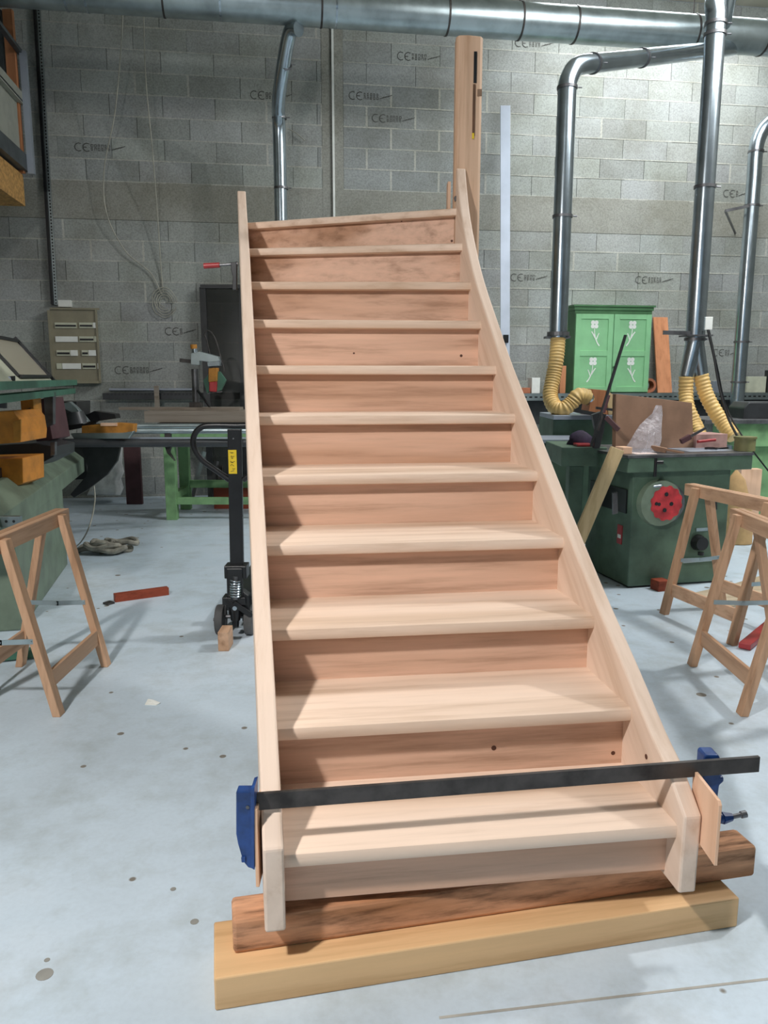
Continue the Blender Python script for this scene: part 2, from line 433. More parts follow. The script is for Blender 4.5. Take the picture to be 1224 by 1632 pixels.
# ================================================================ the staircase
PSI = math.radians(8); XRP = .939
SA = Vector((-math.sin(PSI), math.cos(PSI), 0)); SN = Vector((math.cos(PSI), math.sin(PSI), 0)); ZU = Vector((0,0,1))
def rp(px, py):
    """point on the inner face of the right stringer"""
    d = ray(px, py); return CAMP+d*(XRP/d.dot(SN))
RPX = [(1080,1315),(1007,1130),(948,984),(899,857),(857,751.5),(821,660),(791,583),(767,511),(750.6,449),(737,387),(727.4,331)]
LPXX = [448,440,432,424.5,418,413.5,409,403,400,396,392]
YAW = [7.3,7.3,7.0,7.0,7.2,7.2,7.0,4.5,0.6,-8.8,-18.9]
RN = [rp(*q) for q in RPX]
LN = []
for R, px, yv in zip(RN, LPXX, YAW):
    # walk from the right end along the nosing until it passes under the left stringer's edge
    dr = Vector((-math.cos(math.radians(yv)), -math.sin(math.radians(yv)), 0)); u = (px-612)/FPX
    f = Vector((0, math.cos(PITCH), -math.sin(PITCH)))
    # (R+s*dr - cam).x = u * depth
    a = R-CAMP; s = (u*a.dot(f)-a.x)/(dr.x-u*dr.dot(f)); LN.append(R+dr*s)
print('nosing z', [round(p.z,3) for p in RN]); print('L', [tuple(round(c,3) for c in p) for p in LN]); print('R', [tuple(round(c,3) for c in p) for p in RN])
# straight left stringer plane fitted through the left nosing ends
n = len(LN); my = sum(p.y for p in LN)/n; mx = sum(p.x for p in LN)/n
k = sum((p.y-my)*(p.x-mx) for p in LN)/sum((p.y-my)**2 for p in LN)
LA = Vector((k, 1, 0)).normalized(); LO = Vector((mx, my, 0)); LNn = Vector((LA.y, -LA.x, 0))
def onleft(R, yv):
    dr = Vector((-math.cos(math.radians(yv)), -math.sin(math.radians(yv)), 0))
    s = (LO-R).dot(LNn)/dr.dot(LNn); return R+dr*s
LN = [onleft(R, yv) for R, yv in zip(RN, YAW)]
OV, TH = .045, .038
st = thing('staircase', 'light oak staircase with eleven closed treads resting on timber beams', 'staircase', (.25, 1.6, .17))
def dirs(i):
    yv = math.radians(YAW[i]); fr = Vector((math.sin(yv)*-1, math.cos(yv), 0)); return fr
BPX = [(997,1217),(940.3,1063),(892,933.5),(851,823.7),(816.7,729),(786.6,647)]
for i in range(11):
    R, L = RN[i], LN[i]
    rb = (RN[i+1]+SA*OV) if i < 10 else RN[i]+SA*.16
    lb = (LN[i+1]+LA*OV) if i < 10 else LN[i]+LA*.2
    rb = Vector((rb.x, rb.y, R.z)); lb = Vector((lb.x, lb.y, R.z)); L = Vector((L.x, L.y, R.z))
    secs = []
    for P, Q in ((L, lb), (R, rb)):
        d = (Q-P).normalized(); ln = (Q-P).length; o = []
        for a, zz in ((.0,-.012),(.0035,-.0035),(.012,0),(ln+.012,0),(ln+.012,-TH),(.012,-TH),(.0035,-TH+.0035),(0,-TH+.012)): o.append(P+d*a+ZU*zz)
        secs.append(o)
    b = MB(); b.loft(secs); b.smooth = True
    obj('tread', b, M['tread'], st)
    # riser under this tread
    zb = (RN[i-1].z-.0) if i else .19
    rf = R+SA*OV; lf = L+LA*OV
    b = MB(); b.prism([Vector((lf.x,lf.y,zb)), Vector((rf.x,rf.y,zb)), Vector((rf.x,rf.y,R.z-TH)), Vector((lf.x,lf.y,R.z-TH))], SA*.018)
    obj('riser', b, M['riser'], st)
for (x, y, i, rad) in ((564,563,6,.004),(735,567,6,.006),(787,1192,1,.007),(977,1200,1,.006),(720,384,9,.006),(640,352,10,.005)):
    q = RN[i]+SA*OV; q2 = LN[i]+LA*OV; ed = (q-q2).normalized(); nn = Vector((ed.y, -ed.x, 0)).normalized(); d = ray(x, y)
    p = CAMP+d*((q-CAMP).dot(nn)/d.dot(nn)); b = MB(); b.cyl(p, p+nn*.0008, rad, n=12); obj('knot', b, M['knot'], st)
d = ray(1030,1206); p = CAMP+d*(XRP/d.dot(SN)); b = MB(); b.cyl(p, p-SN*.0008, .007, n=12); obj('knot', b, M['knot'], st)
# right stringer: outline of the inner face read along its visible top edge
TOPR = [(1091,1303),(1062,1222),(1035,1165),(993,1062),(940,938),(887,806),(838,678),(802,585),(781.5,523),(758,450),(745,396),(736,348),(731,305),(728,268)]
tr = [rp(*q) for q in TOPR]
foot = rp(1081,1425); foot.z = .172
print('right top profile', [(round(p.dot(SA),3), round(p.z,3)) for p in tr], 'foot', foot)
def low(p, h=.30): return Vector((p.x, p.y, p.z-h))
def stringer(name, top, foot, A, nrm, tk, end_extra):
    bot = []
    fa = Vector((foot.x, foot.y, foot.z))
    top = [Vector(p) for p in top]
    poly = [fa]+top
    end = top[-1]
    lowpts = [p-ZU*.36+A*.05 for p in top[3:]]
    lowpts = [p for p in lowpts if p.z > foot.z+.03]
    e2 = end+A*end_extra; poly.append(e2); poly.append(Vector((e2.x, e2.y, lowpts[-1].z)))
    poly += lowpts[::-1]
    q = fa+A*.30; poly.append(Vector((q.x, q.y, foot.z)))
    b = MB(); b.prism(poly, nrm*tk)
    return obj(name, b, M['stringer'], st, bev=.006, smooth=False)
topr = crom(tr[1:], 3); topr = [tr[0]]+topr
stringer('stringer', topr, foot, SA, SN, .045, .02)
# left stringer: same height above its nosings, running straight
def lefttop(i, extra=0):
    p = LN[i]; return Vector((p.x, p.y, RN[i].z))
foot_l = gz(448,1485,.172); s_ = (foot_l-LO).dot(LA); foot_l = LO+LA*s_+ZU*.172
hb = []
for i in range(11):
    R = RN[i]; a = R.dot(SA)
    for p, q in zip(tr, tr[1:]):
        pa, qa = p.dot(SA), q.dot(SA)
        if pa <= a <= qa: hb.append(p.z+(q.z-p.z)*(a-pa)/(qa-pa)-R.z); break
print('stringer height over nosing', [round(h,3) for h in hb])
tl = [Vector((foot_l.x, foot_l.y, .375))]
tl += [Vector((LN[i].x, LN[i].y, RN[i].z+(.10 if i else .085))) for i in range(1, 11)]
endl = LN[10]+LA*.12; tl.append(Vector((endl.x, endl.y, RN[10].z+.19)))
stringer('stringer', tl, foot_l, LA, -LNn, .047, .02)
# newel post standing on the far end of the right stringer
pe = tr[-1]; Yp = pe.y+.03
def P3(px, py, Y): return at(px, py, Y)
a0 = P3(724, 300, Yp); a1 = P3(741, 300, Yp-.02); a2 = P3(765, 300, Yp+.03); ztop = P3(745, 56, Yp).z; zlow = RN[9].z-.05
b = MB(); pts = [(a0.x, Yp+.02), (a0.x+.012, Yp), (a1.x, Yp-.004), (a2.x-.012, Yp+.012), (a2.x, Yp+.03), (a2.x, Yp+.09), (a0.x, Yp+.09)]
b.prism([Vector((x, y, zlow)) for x, y in pts], (0, 0, ztop-zlow))
post = obj('newel_post', b, M['post'], st, bev=.004, smooth=False)
def slot(name, x0, x1, y0, y1, Y, m, par=post, dp=.004):
    p = P3(x0, y0, Y); q = P3(x1, y1, Y); b = MB(); b.bb(p.x, q.x, Y-.0, Y+dp, q.z, p.z); return obj(name, b, m, par)
slot('slot', 755.5, 759.5, 82, 132, Yp+.002, M['black'])
slot('groove', 754, 756.5, 134, 216, Yp+.001, plain('dark_groove', (96,66,44)))
slot('brass_pin', 752.5, 755.5, 212, 221, Yp-.002, M['yellow'])
slot('notch', 761, 768, 142, 153, Yp+.002, plain('notch_shadow_wood', (150,120,96)))
p = P3(727, 316, Yp-.03); b = MB(); b.cyl((p.x,p.y,p.z),(p.x+.004,p.y+.03,p.z),.012); obj('bolt', b, M['darksteel'], st)
p = P3(713.5, 290, Yp+.06); q = P3(717.5, 345, Yp+.06); b = MB(); b.bb(p.x, q.x, Yp+.05, Yp+.13, q.z, p.z); obj('riser_tongue', b, M['post'], st)

# ================================================================ timber beams under the stair
def beam(name, fl_, fr_, dep, z0, z1, m, label, bev):
    fl_ = Vector(fl_); fr_ = Vector(fr_); d = (fr_-fl_).normalized(); nn = Vector((-d.y, d.x, 0))
    b = MB(); P = [fl_, fr_, fr_+nn*dep, fl_+nn*dep]
    b.hexa([Vector((p.x,p.y,z0)) for p in P]+[Vector((p.x,p.y,z1)) for p in P])
    return obj(name, b, m, None, label, 'timber beam', bev=bev, smooth=False)
beam('timber_beam', gz(343,1612,0), gz(1175,1477,0), .19, 0, .082, M['pine'], 'smooth yellow pine beam lying flat on the grey floor, lowest of the two', .004)
beam('timber_beam', gz(372,1522,.082), gz(1203,1397,.082), .09, .082, .170, M['rough'], 'rough weathered brown beam lying on the yellow pine beam under the stair feet', .009)

# ================================================================ bar clamp across the stair foot
YB = 1.635; bl = at(403,1262,YB-.005); br_ = at(1210,1206,1.86)
bd = Vector((br_.x-bl.x, br_.y-bl.y, 0)).normalized()
cz = .457
lf = Vector((bl.x, YB-.006, cz)); rt = at(1209,1217,YB-.006+(br_.x-bl.x)*math.tan(math.radians(7.6))); rt = Vector((rt.x, rt.y, rt.z))
print('bar', lf, rt)
cl = thing('bar_clamp', 'long dark steel bar clamp with blue jaws across the foot of the staircase', 'clamp', (.25, 1.7, .29))
b = MB(); b.bar(lf, rt, .010, .040); obj('clamp_bar', b, M['darksteel'], cl, bev=.001, smooth=False)
dd = (rt-lf).normalized(); bk = Vector((-dd.y, dd.x, 0)).normalized()
def poly_at(pxs, Y, th, b=None):
    b = b or MB(); P = [at(x, y, Y) for x, y in pxs]; b.prism(P, Vector((0, th, 0))); return b
b = poly_at([(376,1262),(399,1262),(405,1256),(405,1386),(395,1383),(387,1373),(379,1346),(376,1330)], YB-.03, .03)
j1 = obj('fixed_jaw', b, M['blue'], cl, label='blue cast jaw at the left end', bev=.003, smooth=False)
b = poly_at([(399.5,1257),(405.5,1255),(405.5,1387),(400.5,1384)], YB-.038, .05); obj('jaw_flange', b, M['blue'], j1, bev=.0015)
b = MB(); p = at(394.5,1287,YB-.032); b.cyl(p, p+Vector((0,.004,0)), .004); obj('rivet', b, M['steel'], j1)
b = poly_at([(384,1367),(391,1366),(391,1375),(385,1375)], YB-.034, .02); obj('jaw_lug', b, M['blue'], j1, bev=.001)
YJ = 1.815
b = poly_at([(1122,1206),(1126,1203),(1144,1203),(1148,1207),(1148,1238),(1154,1239),(1154,1246),(1147,1252),(1141,1296),(1136,1300),(1126,1296),(1118,1276),(1120,1240)], YJ-.022, .044)
j2 = obj('sliding_jaw', b, M['blue'], cl, label='blue sliding jaw at the right end', bev=.004, smooth=False)
p0 = at(1128,1306,YJ+.01); p1 = at(1166,1302,YJ+.02); p2 = at(1189,1297,YJ+.025)
b = MB(); b.cyl(p0, p0+(p1-p0)*.7, .013); b.cyl(p0+(p1-p0)*.6, p1, .016, .010, 8); sj = obj('screw_housing', b, M['blue'], j2)
b = MB(); b.cyl(p1, p2, .006); b.cyl(p2-(p2-p1)*.35, p2, .009); obj('screw_end', b, M['steel'], sj)
def pad(px, Y0, Y1, X, th, label):
    zt = at(px[0], px[1], Y0).z; zb = at(px[0], px[2], Y0).z
    b = MB(); b.bb(X, X+th, Y0, Y1, zb, zt); return obj('clamp_pad', b, M['ply'], None, label, 'wooden pad', bev=.0012, smooth=False)
pl = at(408,1350,1.60)
pad((408,1290,1414), 1.600, 1.74, pl.x-.003, .008, 'thin pale plywood pad between the left jaw and the left stringer')
pr = at(1143,1380,1.63)
b = MB(); P = [at(1139,1279,1.63), at(1143.5,1380,1.63)]
x0 = P[1].x-.008
b.prism([(x0,1.63,P[1].z),(x0,1.63,P[0].z-.008),(x0,1.638,P[0].z),(x0,1.78,P[0].z),(x0,1.78,P[1].z)], (.008,0,0))
obj('clamp_pad', b, M['ply'], None, 'thin pinkish plywood pad standing outside the right stringer foot', 'wooden pad', bev=.0012, smooth=False)

# ================================================================ trestles
def trestle(label, cx, cy, yaw=0, sp=.42, ln=.57, top=.80, cut=None):
    """folding trestle: top rails run along local y"""
    t = thing('sawhorse', label, 'sawhorse', (cx, cy, 0), 'folding wooden sawhorses')
    R = Matrix.Rotation(yaw, 3, 'Z')
    def q(x, y, z): return Vector((cx, cy, 0))+R@Vector((x, y, z))
    zt = .765
    for s in (-1, 1):
        xf, xt = s*sp/2, s*.022
        fr = [q(xf, -ln/2, 0), q(xt, -ln/2, zt-.03), q(xf, ln/2, 0), q(xt, ln/2, zt-.03)]
        # rail
        b = MB(); b.bar(q(s*.018, -top/2, zt-.035), q(s*.018, top/2, zt-.035), .032, .07)
        rail = obj('top_rail', b, M['beech_y'], t, bev=.003, smooth=False)
        for k, y in enumerate((-ln/2, ln/2)):
            b = MB(); a = q(xf, y, .0); c = q(s*.040, y, zt-.012)
            P = []
            for zz, x in ((0, xf), (zt-.012, s*.042)):
                P += [q(x-.017, y-.026, zz), q(x+.017, y-.026, zz), q(x+.017, y+.026, zz), q(x-.017, y+.026, zz)]
            b.hexa(P); obj('leg', b, M['beech_v'], t, bev=.003, smooth=False)
        xs = xf+(s*.042-xf)*(.15/zt)
        b = MB(); b.bar(q(xs, -ln/2+.022, .15), q(xs, ln/2-.022, .15), .018, .075); obj('stretcher', b, M['beech_y'], t, bev=.002, smooth=False)
    for y in (-ln/2-.025, ln/2-.027):
        xs = sp/2+(.042-sp/2)*(.33/zt)
        b = MB(); b.bar(q(-xs, y, .33), q(0.01, y, .325), .003, .022); b.bar(q(0, y, .325), q(xs, y, .33), .003, .022)
        b.cyl(q(0, y-.004, .326), q(0, y+.004, .326), .006); b.cyl(q(xs-.01, y-.006, .33), q(xs-.01, y+.004, .33), .005)
        obj('folding_brace', b, M['galv'], t, smooth=False)
    return t
trestle('wooden sawhorse beside the green machine at the left of the staircase', -1.575, 3.385, 0.0)
trestle('wooden sawhorse beside the table saw, the farther of the two on the right', 1.96, 4.31, math.radians(17), .42)
trestle('wooden sawhorse on the right standing nearest the staircase foot', 1.72, 3.385, math.radians(-1), .42)

# ================================================================ pallet truck
YM = 4.12
def A(px, py, dy=0): return at(px, py, YM+dy)
pt = thing('pallet_truck', 'black hand pallet truck standing upright behind the left stringer', 'pallet truck', (A(375,960).x, YM, 0))
b = MB(); p, q = A(374, 684), A(378, 905); b.bar(q, p, .072, .03, (0,1,0)); mast = obj('mast', b, M['black'], pt, bev=.003, smooth=False)
b = MB(); mx_ = A(374,680).x
LP = [A(366,765), A(345,750), A(322,733), A(309,712), A(310,693), A(323,680), A(345,678), A(374,678.5)]
HP = crom(LP, 6); mir = [Vector((2*mx_-v.x, v.y, v.z)) for v in HP[::-1]]
b.sweep(HP+mir[1:], .0155, 12); obj('handle_loop', b, M['black'], pt)
b = MB(); p, q = A(363.5,717,-.018), A(378,755,-.018); b.bb(p.x, q.x, p.y-.001, p.y, q.z, p.z); lb = obj('sticker', b, M['yellow'], mast, label='yellow sticker with black handwriting')
b = MB(); rr = random.Random(5)
xc = (p.x+q.x)/2
for k in range(7):
    z = q.z+.012+k*.0165; pts = [(xc+rr.uniform(-.012,.012), p.y-.002, z+rr.uniform(-.006,.006)) for _ in range(4)]
    b.sweep(pts, .0012, 5)
obj('handwriting', b, M['black'], lb)
b = MB(); p = A(372,699,-.017); b.cyl(p, p+Vector((0,-.004,0)), .004); obj('rivet', b, M['steel'], mast)
b = MB(); p, q = A(358,901,-.03), A(394,921,-.03); b.bb(p.x, q.x, YM-.05, YM+.05, q.z, p.z); b.bb(p.x+.015, q.x-.02, YM-.06, YM-.045, q.z-.03, p.z-.01)
obj('pump_head', b, M['black'], pt, bev=.004, smooth=False)
b = MB(); p0, p1 = A(375.5,922,-.05), A(374.5,950,-.05); hel = []
for k in range(7*14+1):
    t = k/(7*14); a = t*7*2*PI; c = p0+(p1-p0)*t; hel.append(c+Vector((math.cos(a)*.028, math.sin(a)*.028, 0)))
b.sweep(hel, .0048, 6); obj('spring', b, M['galv2'], pt)
b = MB(); b.cyl(A(375.5,918,-.05), A(375,955,-.05), .016); obj('ram', b, M['steel'], pt)
b = MB(); p, q = A(362,918,-.02), A(367,955,-.02); b.bb(p.x, q.x, YM-.04, YM-.02, q.z, p.z); p, q = A(384,918), A(389,950); b.bb(p.x, q.x, YM-.04, YM-.02, q.z, p.z)
p, q = A(355,951,-.03), A(392,963,-.03); b.bb(p.x, q.x, YM-.05, YM+.04, q.z, p.z)
b.prism([A(385,942,-.03), A(396,950,-.03), A(398,975,-.03), A(388,967,-.03)], (0,.07,0))
b.bar(A(358,953,-.04), A(372,967,-.05), .03, .016, (0,1,0)); b.bar(A(372,960,-.05), A(402,981,-.03), .03, .028, (0,1,0))
obj('yoke', b, M['black'], pt, bev=.003, smooth=False)
b = MB(); b.cyl(A(375,962,-.02), A(375.5,988,-.02), .034, .026); b.cyl(A(375.5,988,-.02), A(375.5,998,-.02), .018); obj('pump_cylinder', b, M['black'], pt)
b = MB(); p = A(375,968,-.06); b.cyl(p, p+Vector((0,-.02,0)), .012); obj('pivot_pin', b, M['galv2'], pt)
wy = 4.15
for px in (352, 398):
    c = at(px, 987, wy); c.z = .083; b = MB()
    b.cyl(c-Vector((.022,0,0)), c+Vector((.022,0,0)), .083, n=28); b.bevel(.006); wh = obj('wheel', b, M['rubber'], pt)
    b = MB(); b.cyl(c-Vector((.030,0,0)), c-Vector((.021,0,0)), .034); b.cyl(c-Vector((.040,0,0)), c-Vector((.03,0,0)), .009); obj('hub', b, M['steel'], wh)
b = MB(); a, c = at(354,987,wy), at(398,987,wy); a.z = c.z = .10; b.cyl(a, c, .011); obj('axle', b, M['steel'], pt)
b = MB(); x0 = at(375,987,wy).x
for s in (-1, 1): b.bb(x0+s*.11+.06-.06, x0+s*.11+.06+.06, wy+.24, wy+1.2, .06, .11)
b.bb(x0-.07, x0+.25, wy+.16, wy+.24, .06, .20); b.bb(x0+.0, x0+.08, wy+.04, wy+.17, .08, .20)
obj('fork', b, M['black'], pt, bev=.004, smooth=False)
p = gz(356,1038); q = at(347,1007,p.y); b = MB(); b.bb(at(347.5,1030,p.y).x, at(364.5,1030,p.y).x, p.y, p.y+.12, 0, at(356,1008,p.y).z)
obj('wooden_block', b, M['beech_y'], None, 'small wooden block chocking the wheel of the pallet truck', 'wooden block', bev=.002, smooth=False)

# ================================================================ small things on the floor
p, q = gz(180,961), gz(266,949); b = MB(); b.bar(p+Vector((0,.03,.025)), q+Vector((0,.03,.025)), .05, .05)
obj('wood_offcut', b, M['redwood'], None, 'red-brown timber offcut lying on the grey floor left of the pallet truck', 'timber offcut', bev=.002, smooth=False)
p, q = gz(168,964), gz(182,961); b = MB(); b.bar(p+Vector((0,.0,.006)), q+Vector((-.012,-.0,.006)), .05, .012)
obj('metal_scrap', b, M['darksteel'], None, 'flat dark scrap touching the left end of the red-brown offcut', 'metal scrap')
c = gz(243,1122); b = MB(); P = [c+Vector((-.03,-.01,0)), c+Vector((.02,-.015,0)), c+Vector((.035,.0,.004)), c+Vector((0,.012,.012)), c+Vector((-.028,.03,.008))]
b.prism(P, (0,0,.003)); obj('paper_scrap', b, M['white'], None, 'small white paper scrap on the floor before the pallet truck', 'paper scrap')
c = gz(160,886); b = MB(); rr = random.Random(2)
for k in range(7):
    ox, oy = rr.uniform(-.10,.12), rr.uniform(-.02,.12); r = rr.uniform(.06,.13); zc = .02+.012*k
    pts = [c+Vector((ox+math.cos(a)*r*1.25, oy+.05+math.sin(a)*r*.7, zc+.012*math.sin(3*a+k))) for a in [2*PI*i/18 for i in range(19)]]
    b.sweep(pts, .022, 8)
obj('hose_coil', b, M['cloth'], None, 'bundled grey cloth hose lying on the floor by the green machine', 'hose')
# thin cable from the machine down to the coil
pts = crom([at(150,775,6.5), at(151,800,6.4), at(142,840,6.1), gz(125,868,.02), gz(105,876,.012)], 8); b = MB(); b.sweep(pts, .006, 6)
obj('floor_cable', b, M['wire'], None, 'thin pale cable hanging down behind the green machine to the floor', 'cable')

# ================================================================ electrical board and wall fittings, left
def wallbox(name, x0, x1, y0, y1, dep, m, off=0.002, **k):
    """box against the wall: pixel edges of its front face"""
    p = onwall(x0, y0, dep+off); q = onwall(x1, y1, dep+off); s0 = (p-Vector((0,WALL0,0))).dot(WD); s1 = (q-Vector((0,WALL0,0))).dot(WD)
    b = MB(); wbox(b, s0, s1, q.z, p.z, off, off+dep); return obj(name, b, m, smooth=False, **k)
p = onwall(120,612,.08)
ep = thing('electrical_panel', 'grey-beige electrical distribution board on the dark block wall at left', 'electrical panel', (p.x, p.y, p.z))
DEP = .13
wallbox('cabinet_body', 79, 158, 490, 611, DEP, M['panel'], parent=ep)
for (x0,x1,y0,y1) in ((79,158,490,494),(79,158,607,611),(79,83,494,607),(154,158,494,607)): wallbox('rim', x0, x1, y0, y1, .02, M['panel'], off=DEP+.002, parent=ep)
for k, (yy, items) in enumerate(((518, ((87,122,0),(126,148,0),(148,154,1))), (540, ((88,124,1),(126,150,0),(150,154,2))), (562, ((90,112,0),(112,124,1),(130,141,0),(141,153,1))), (583, ((90,99,2),(99,129,1),(131,153,0),(155,158,1))))):
    for (x0, x1, kd) in items:
        o = wallbox('breaker_row', x0, x1, yy-4, yy+5, .012, [M['panel'], M['white'], M['cream']][kd] if kd else M['cream'], off=DEP+.004, parent=ep)
        if kd == 0:
            wallbox('switch_row', x0+1, x1-1, yy-.5, yy+2.5, .006, M['black'], off=DEP+.018, parent=o)
wallbox('junction_box', 92, 113, 478, 489, .07, M['white'], label='small white junction box on top of the electrical board', cat='junction box', off=.002)
# perforated riser tray
a, c = onwall(60, 10, .05), onwall(90, 488, .05)
b = MB(); s0 = sof(60, 10); s1 = sof(88, 480); 
a_ = wp(s0, zof(60,10), .03); c_ = wp(s1, zof(88,486), .03); b.bar(c_-WD*.02, a_-WD*.02, .03, .06, WN); tr_ = obj('cable_tray', b, M['black'], None, 'tall perforated metal cable tray rising from the electrical board to the roof', 'cable tray')
b = MB(); b.bar(c_+WD*.015, a_+WD*.015, .035, .01, WN); rl = obj('perforated_strip', b, M['galv'], tr_)
b = MB()
for k in range(90):
    t = (k+.5)/90; q = c_+(a_-c_)*t+WD*.015+WN*.0058; b.bar(q-ZU*.009, q+ZU*.009, .014, .002, WN)
o = obj('slot_hole', b, M['black'], tr_); o['kind'] = 'stuff'
# conduit and perforated strip along the wall
def wallrun(name, x0, y0, x1, y1, r, m, off, **k):
    b = MB(); b.cyl(onwall(x0,y0,off), onwall(x1,y1,off), r, n=10); return obj(name, b, m, **k)
wallrun('conduit_pipe', 174, 621, 306, 621, .018, M['alu'], .05, label='thin pale conduit running along the wall behind the router stand', cat='conduit')
b = MB(); wbox(b, sof(168,631), sof(385,631), zof(200,636), zof(200,626), .03, .16); ty = obj('cable_tray', b, M['cover'], None, 'horizontal dark cable tray on the wall left of the staircase', 'cable tray')
b = MB()
for k in range(36):
    x = 172+k*6; b.cyl(onwall(x,628,.162), onwall(x,628,.164), .012, n=8)
o = obj('hole_row', b, M['black'], ty); o['kind'] = 'stuff'
wallbox('upright_post', 245, 254, 615, 652, .05, M['greyplank'], label='short grey upright post in front of the wall conduit', cat='post', off=.25)
# loose wires
def wire(pts, r, label, k=10, m=None):
    b = MB(); b.sweep(crom(pts, k), r, 6); return obj('hanging_wire', b, m or M['wire'], None, label, 'wire')
wire([onwall(196,-20,.5), onwall(194,60,.5), onwall(183,180,.3), onwall(166,270,.15), onwall(170,340,.1), onwall(200,400,.05), onwall(240,435,.03), onwall(258,470,.03)], .007, 'thin white wire curving in a wide bow down the block wall')
wire([onwall(228,-20,.5), onwall(232,120,.4), onwall(243,240,.3), onwall(250,330,.15), onwall(257,430,.03), onwall(260,465,.03)], .007, 'thin white wire hanging almost straight to the wire coil')
b = MB(); rr = random.Random(4)
for k in range(5):
    c = onwall(262, 482, .02+.006*k); r = .055+.028*k
    pts = [c+WD*(math.cos(a)*r*.8)+ZU*(math.sin(a)*r)+WD*rr.uniform(-.01,.01) for a in [2*PI*i/24 for i in range(20+k)]]
    b.sweep(pts, .005, 6)
obj('wire_coil', b, M['wire'], None, 'coil of thin white wire hung on the dark block wall', 'wire coil')
wire([onwall(458,205,.05), onwall(472,212,.06), onwall(486,224,.05)], .005, 'short white wire end beside the left duct pipe', 6)
# dark framed screen leaning on the wall
Yf = 9.12
fp = at(352,650,Yf-.5); fr_t = thing('framed_screen', 'large dark framed screen leaning on the wall behind the left stringer', 'framed screen', (fp.x, Yf-.55, 0))
def fbar(x0, y0, x1, y1, nm='frame_bar'):
    b = MB(); p = at(x0,y0,Yf+.05); q = at(x1,y1,Yf+.05)
    if y1 > 600:
        q = at(x1,y1,Yf-.10); dq = (q-p); q = p+dq*(-p.z/dq.z)
    b.bar(p, q, .07, .04, (0,1,0) if y1 > 600 else (0,0,1)); return obj(nm, b, M['cover'], fr_t, smooth=False), p, q
_, fa, fb = fbar(323,458,331,650); _, fc, fd = fbar(386,458,388,650); fbar(320,457,389,457)
b = MB(); P = [fa, fc, fd, fb]; b.prism(P, (0,.008,0)); obj('dark_pane', b, M['dpane'], fr_t, smooth=False)

# ================================================================ green bench with boards, router stand
YG = 6.9
def G(px, py, dy=0): return at(px, py, YG+dy)
gl = gz(270,829); YG = gl.y
bench = thing('work_bench', 'green painted wooden bench standing by the wall left of the staircase', 'bench', (gz(320,829).x, YG+.4, 0))
zt = at(300,684,YG).z; zb = at(300,707,YG).z
x0, x1 = at(262,760,YG).x, at(470,760,YG).x
for (xx, yy) in ((x0, YG), (x0-.02, YG+.62), (x1, YG), (x1, YG+.62)):
    b = MB(); b.bb(xx, xx+.105, yy, yy+.09, 0, zb); obj('leg', b, M['benchgreen'], bench, bev=.004, smooth=False)
b = MB(); b.bb(x0-.02, x1+.12, YG-.01, YG+.03, zb, zt+.02); obj('apron', b, M['benchgreen'], bench, bev=.003, smooth=False)
zz = at(300,800,YG).z
b = MB(); b.bb(x0+.105, x1, YG+.02, YG+.07, zz-.03, zz+.04); obj('front_rail', b, M['benchgreen'], bench, bev=.003, smooth=False)
b = MB(); b.bb(x0+.085, x1, YG+.64, YG+.69, zz+.05, zz+.13); obj('rear_rail', b, M['benchgreen'], bench, bev=.003, smooth=False)
for xq in (x0, x1):
    b = MB(); b.bb(xq+.01, xq+.07, YG+.09, YG+.62, zz-.0, zz+.07); obj('side_rail', b, M['benchgreen'], bench, bev=.003, smooth=False)
b = MB(); b.bb(x0-.04, x1+.14, YG-.02, YG+.72, zt+.02, zt+.06); obj('bench_top', b, M['black'], bench, bev=.003, smooth=False)
ztop_ = zt+.06
b = MB(); pa, pb = at(232,660,YG+.1), at(420,660,YG+.1); b.bb(pa.x, pb.x, YG+.05, YG+.5, ztop_+.002, at(300,655,YG+.1).z)
for q in (b,): pass
obj('grey_board', b, M['greyplank'], None, 'stack of wide grey boards lying on the green bench', 'board', bev=.003, smooth=False)
zq = at(300,655,YG+.1).z
b = MB(); pa, pb = at(190,650,YG+.3), at(385,650,YG+.3); b.hexa([(pa.x,YG+.28,zq+.002),(pb.x,YG+.18,zq+.002),(pb.x,YG+.4,zq+.002),(pa.x,YG+.34,zq+.002),(pa.x,YG+.28,zq+.03),(pb.x,YG+.18,zq+.03),(pb.x,YG+.4,zq+.03),(pa.x,YG+.34,zq+.03)])
obj('grey_board', b, M['greyplank'], None, 'narrow pointed grey board on top of the wide boards on the bench', 'board', smooth=False)
zq += .03
# radial arm router
YR = YG+.3
rs = thing('router_stand', 'grey router on a column arm with yellow motor above the bench', 'router', (at(312,640,YR).x, YR, zq))
b = MB(); p = at(313,650,YR); b.cyl((p.x,YR,zq), (p.x,YR,at(312,588,YR).z), .035); rc = obj('column', b, M['steel'], rs)
b = MB(); b.bb(p.x-.06, p.x+.06, YR-.05, YR+.05, zq, zq+.05); obj('foot', b, M['darksteel'], rs, bev=.004)
b = poly_at([(304,563),(318,560),(348,568),(350,575),(340,578),(318,575),(318,582),(304,581)], YR-.07, .10); obj('arm', b, M['galv'], rs, bev=.003, smooth=False)
b = poly_at([(286,571),(304,573),(304,579),(286,577)], YR-.04, .06); obj('arm_tail', b, M['darksteel'], rs, bev=.003, smooth=False)
b = MB(); b.cyl(at(311,562,YR), at(310,556,YR), .03); kb = obj('knob_base', b, M['galv2'], rs); b = MB(); b.cyl(at(309,556,YR), at(308.5,549,YR), .032); obj('knob', b, M['ochre'], kb)
b = poly_at([(330,577),(350,575),(350,583),(331,584)], YR-.1, .1); obj('clamp_ring', b, M['galv2'], rs, bev=.003, smooth=False)
b = poly_at([(332,587),(346,586),(345,608),(332,609)], YR-.11, .1); mo = obj('motor', b, M['ochre'], rs, bev=.006, smooth=False)
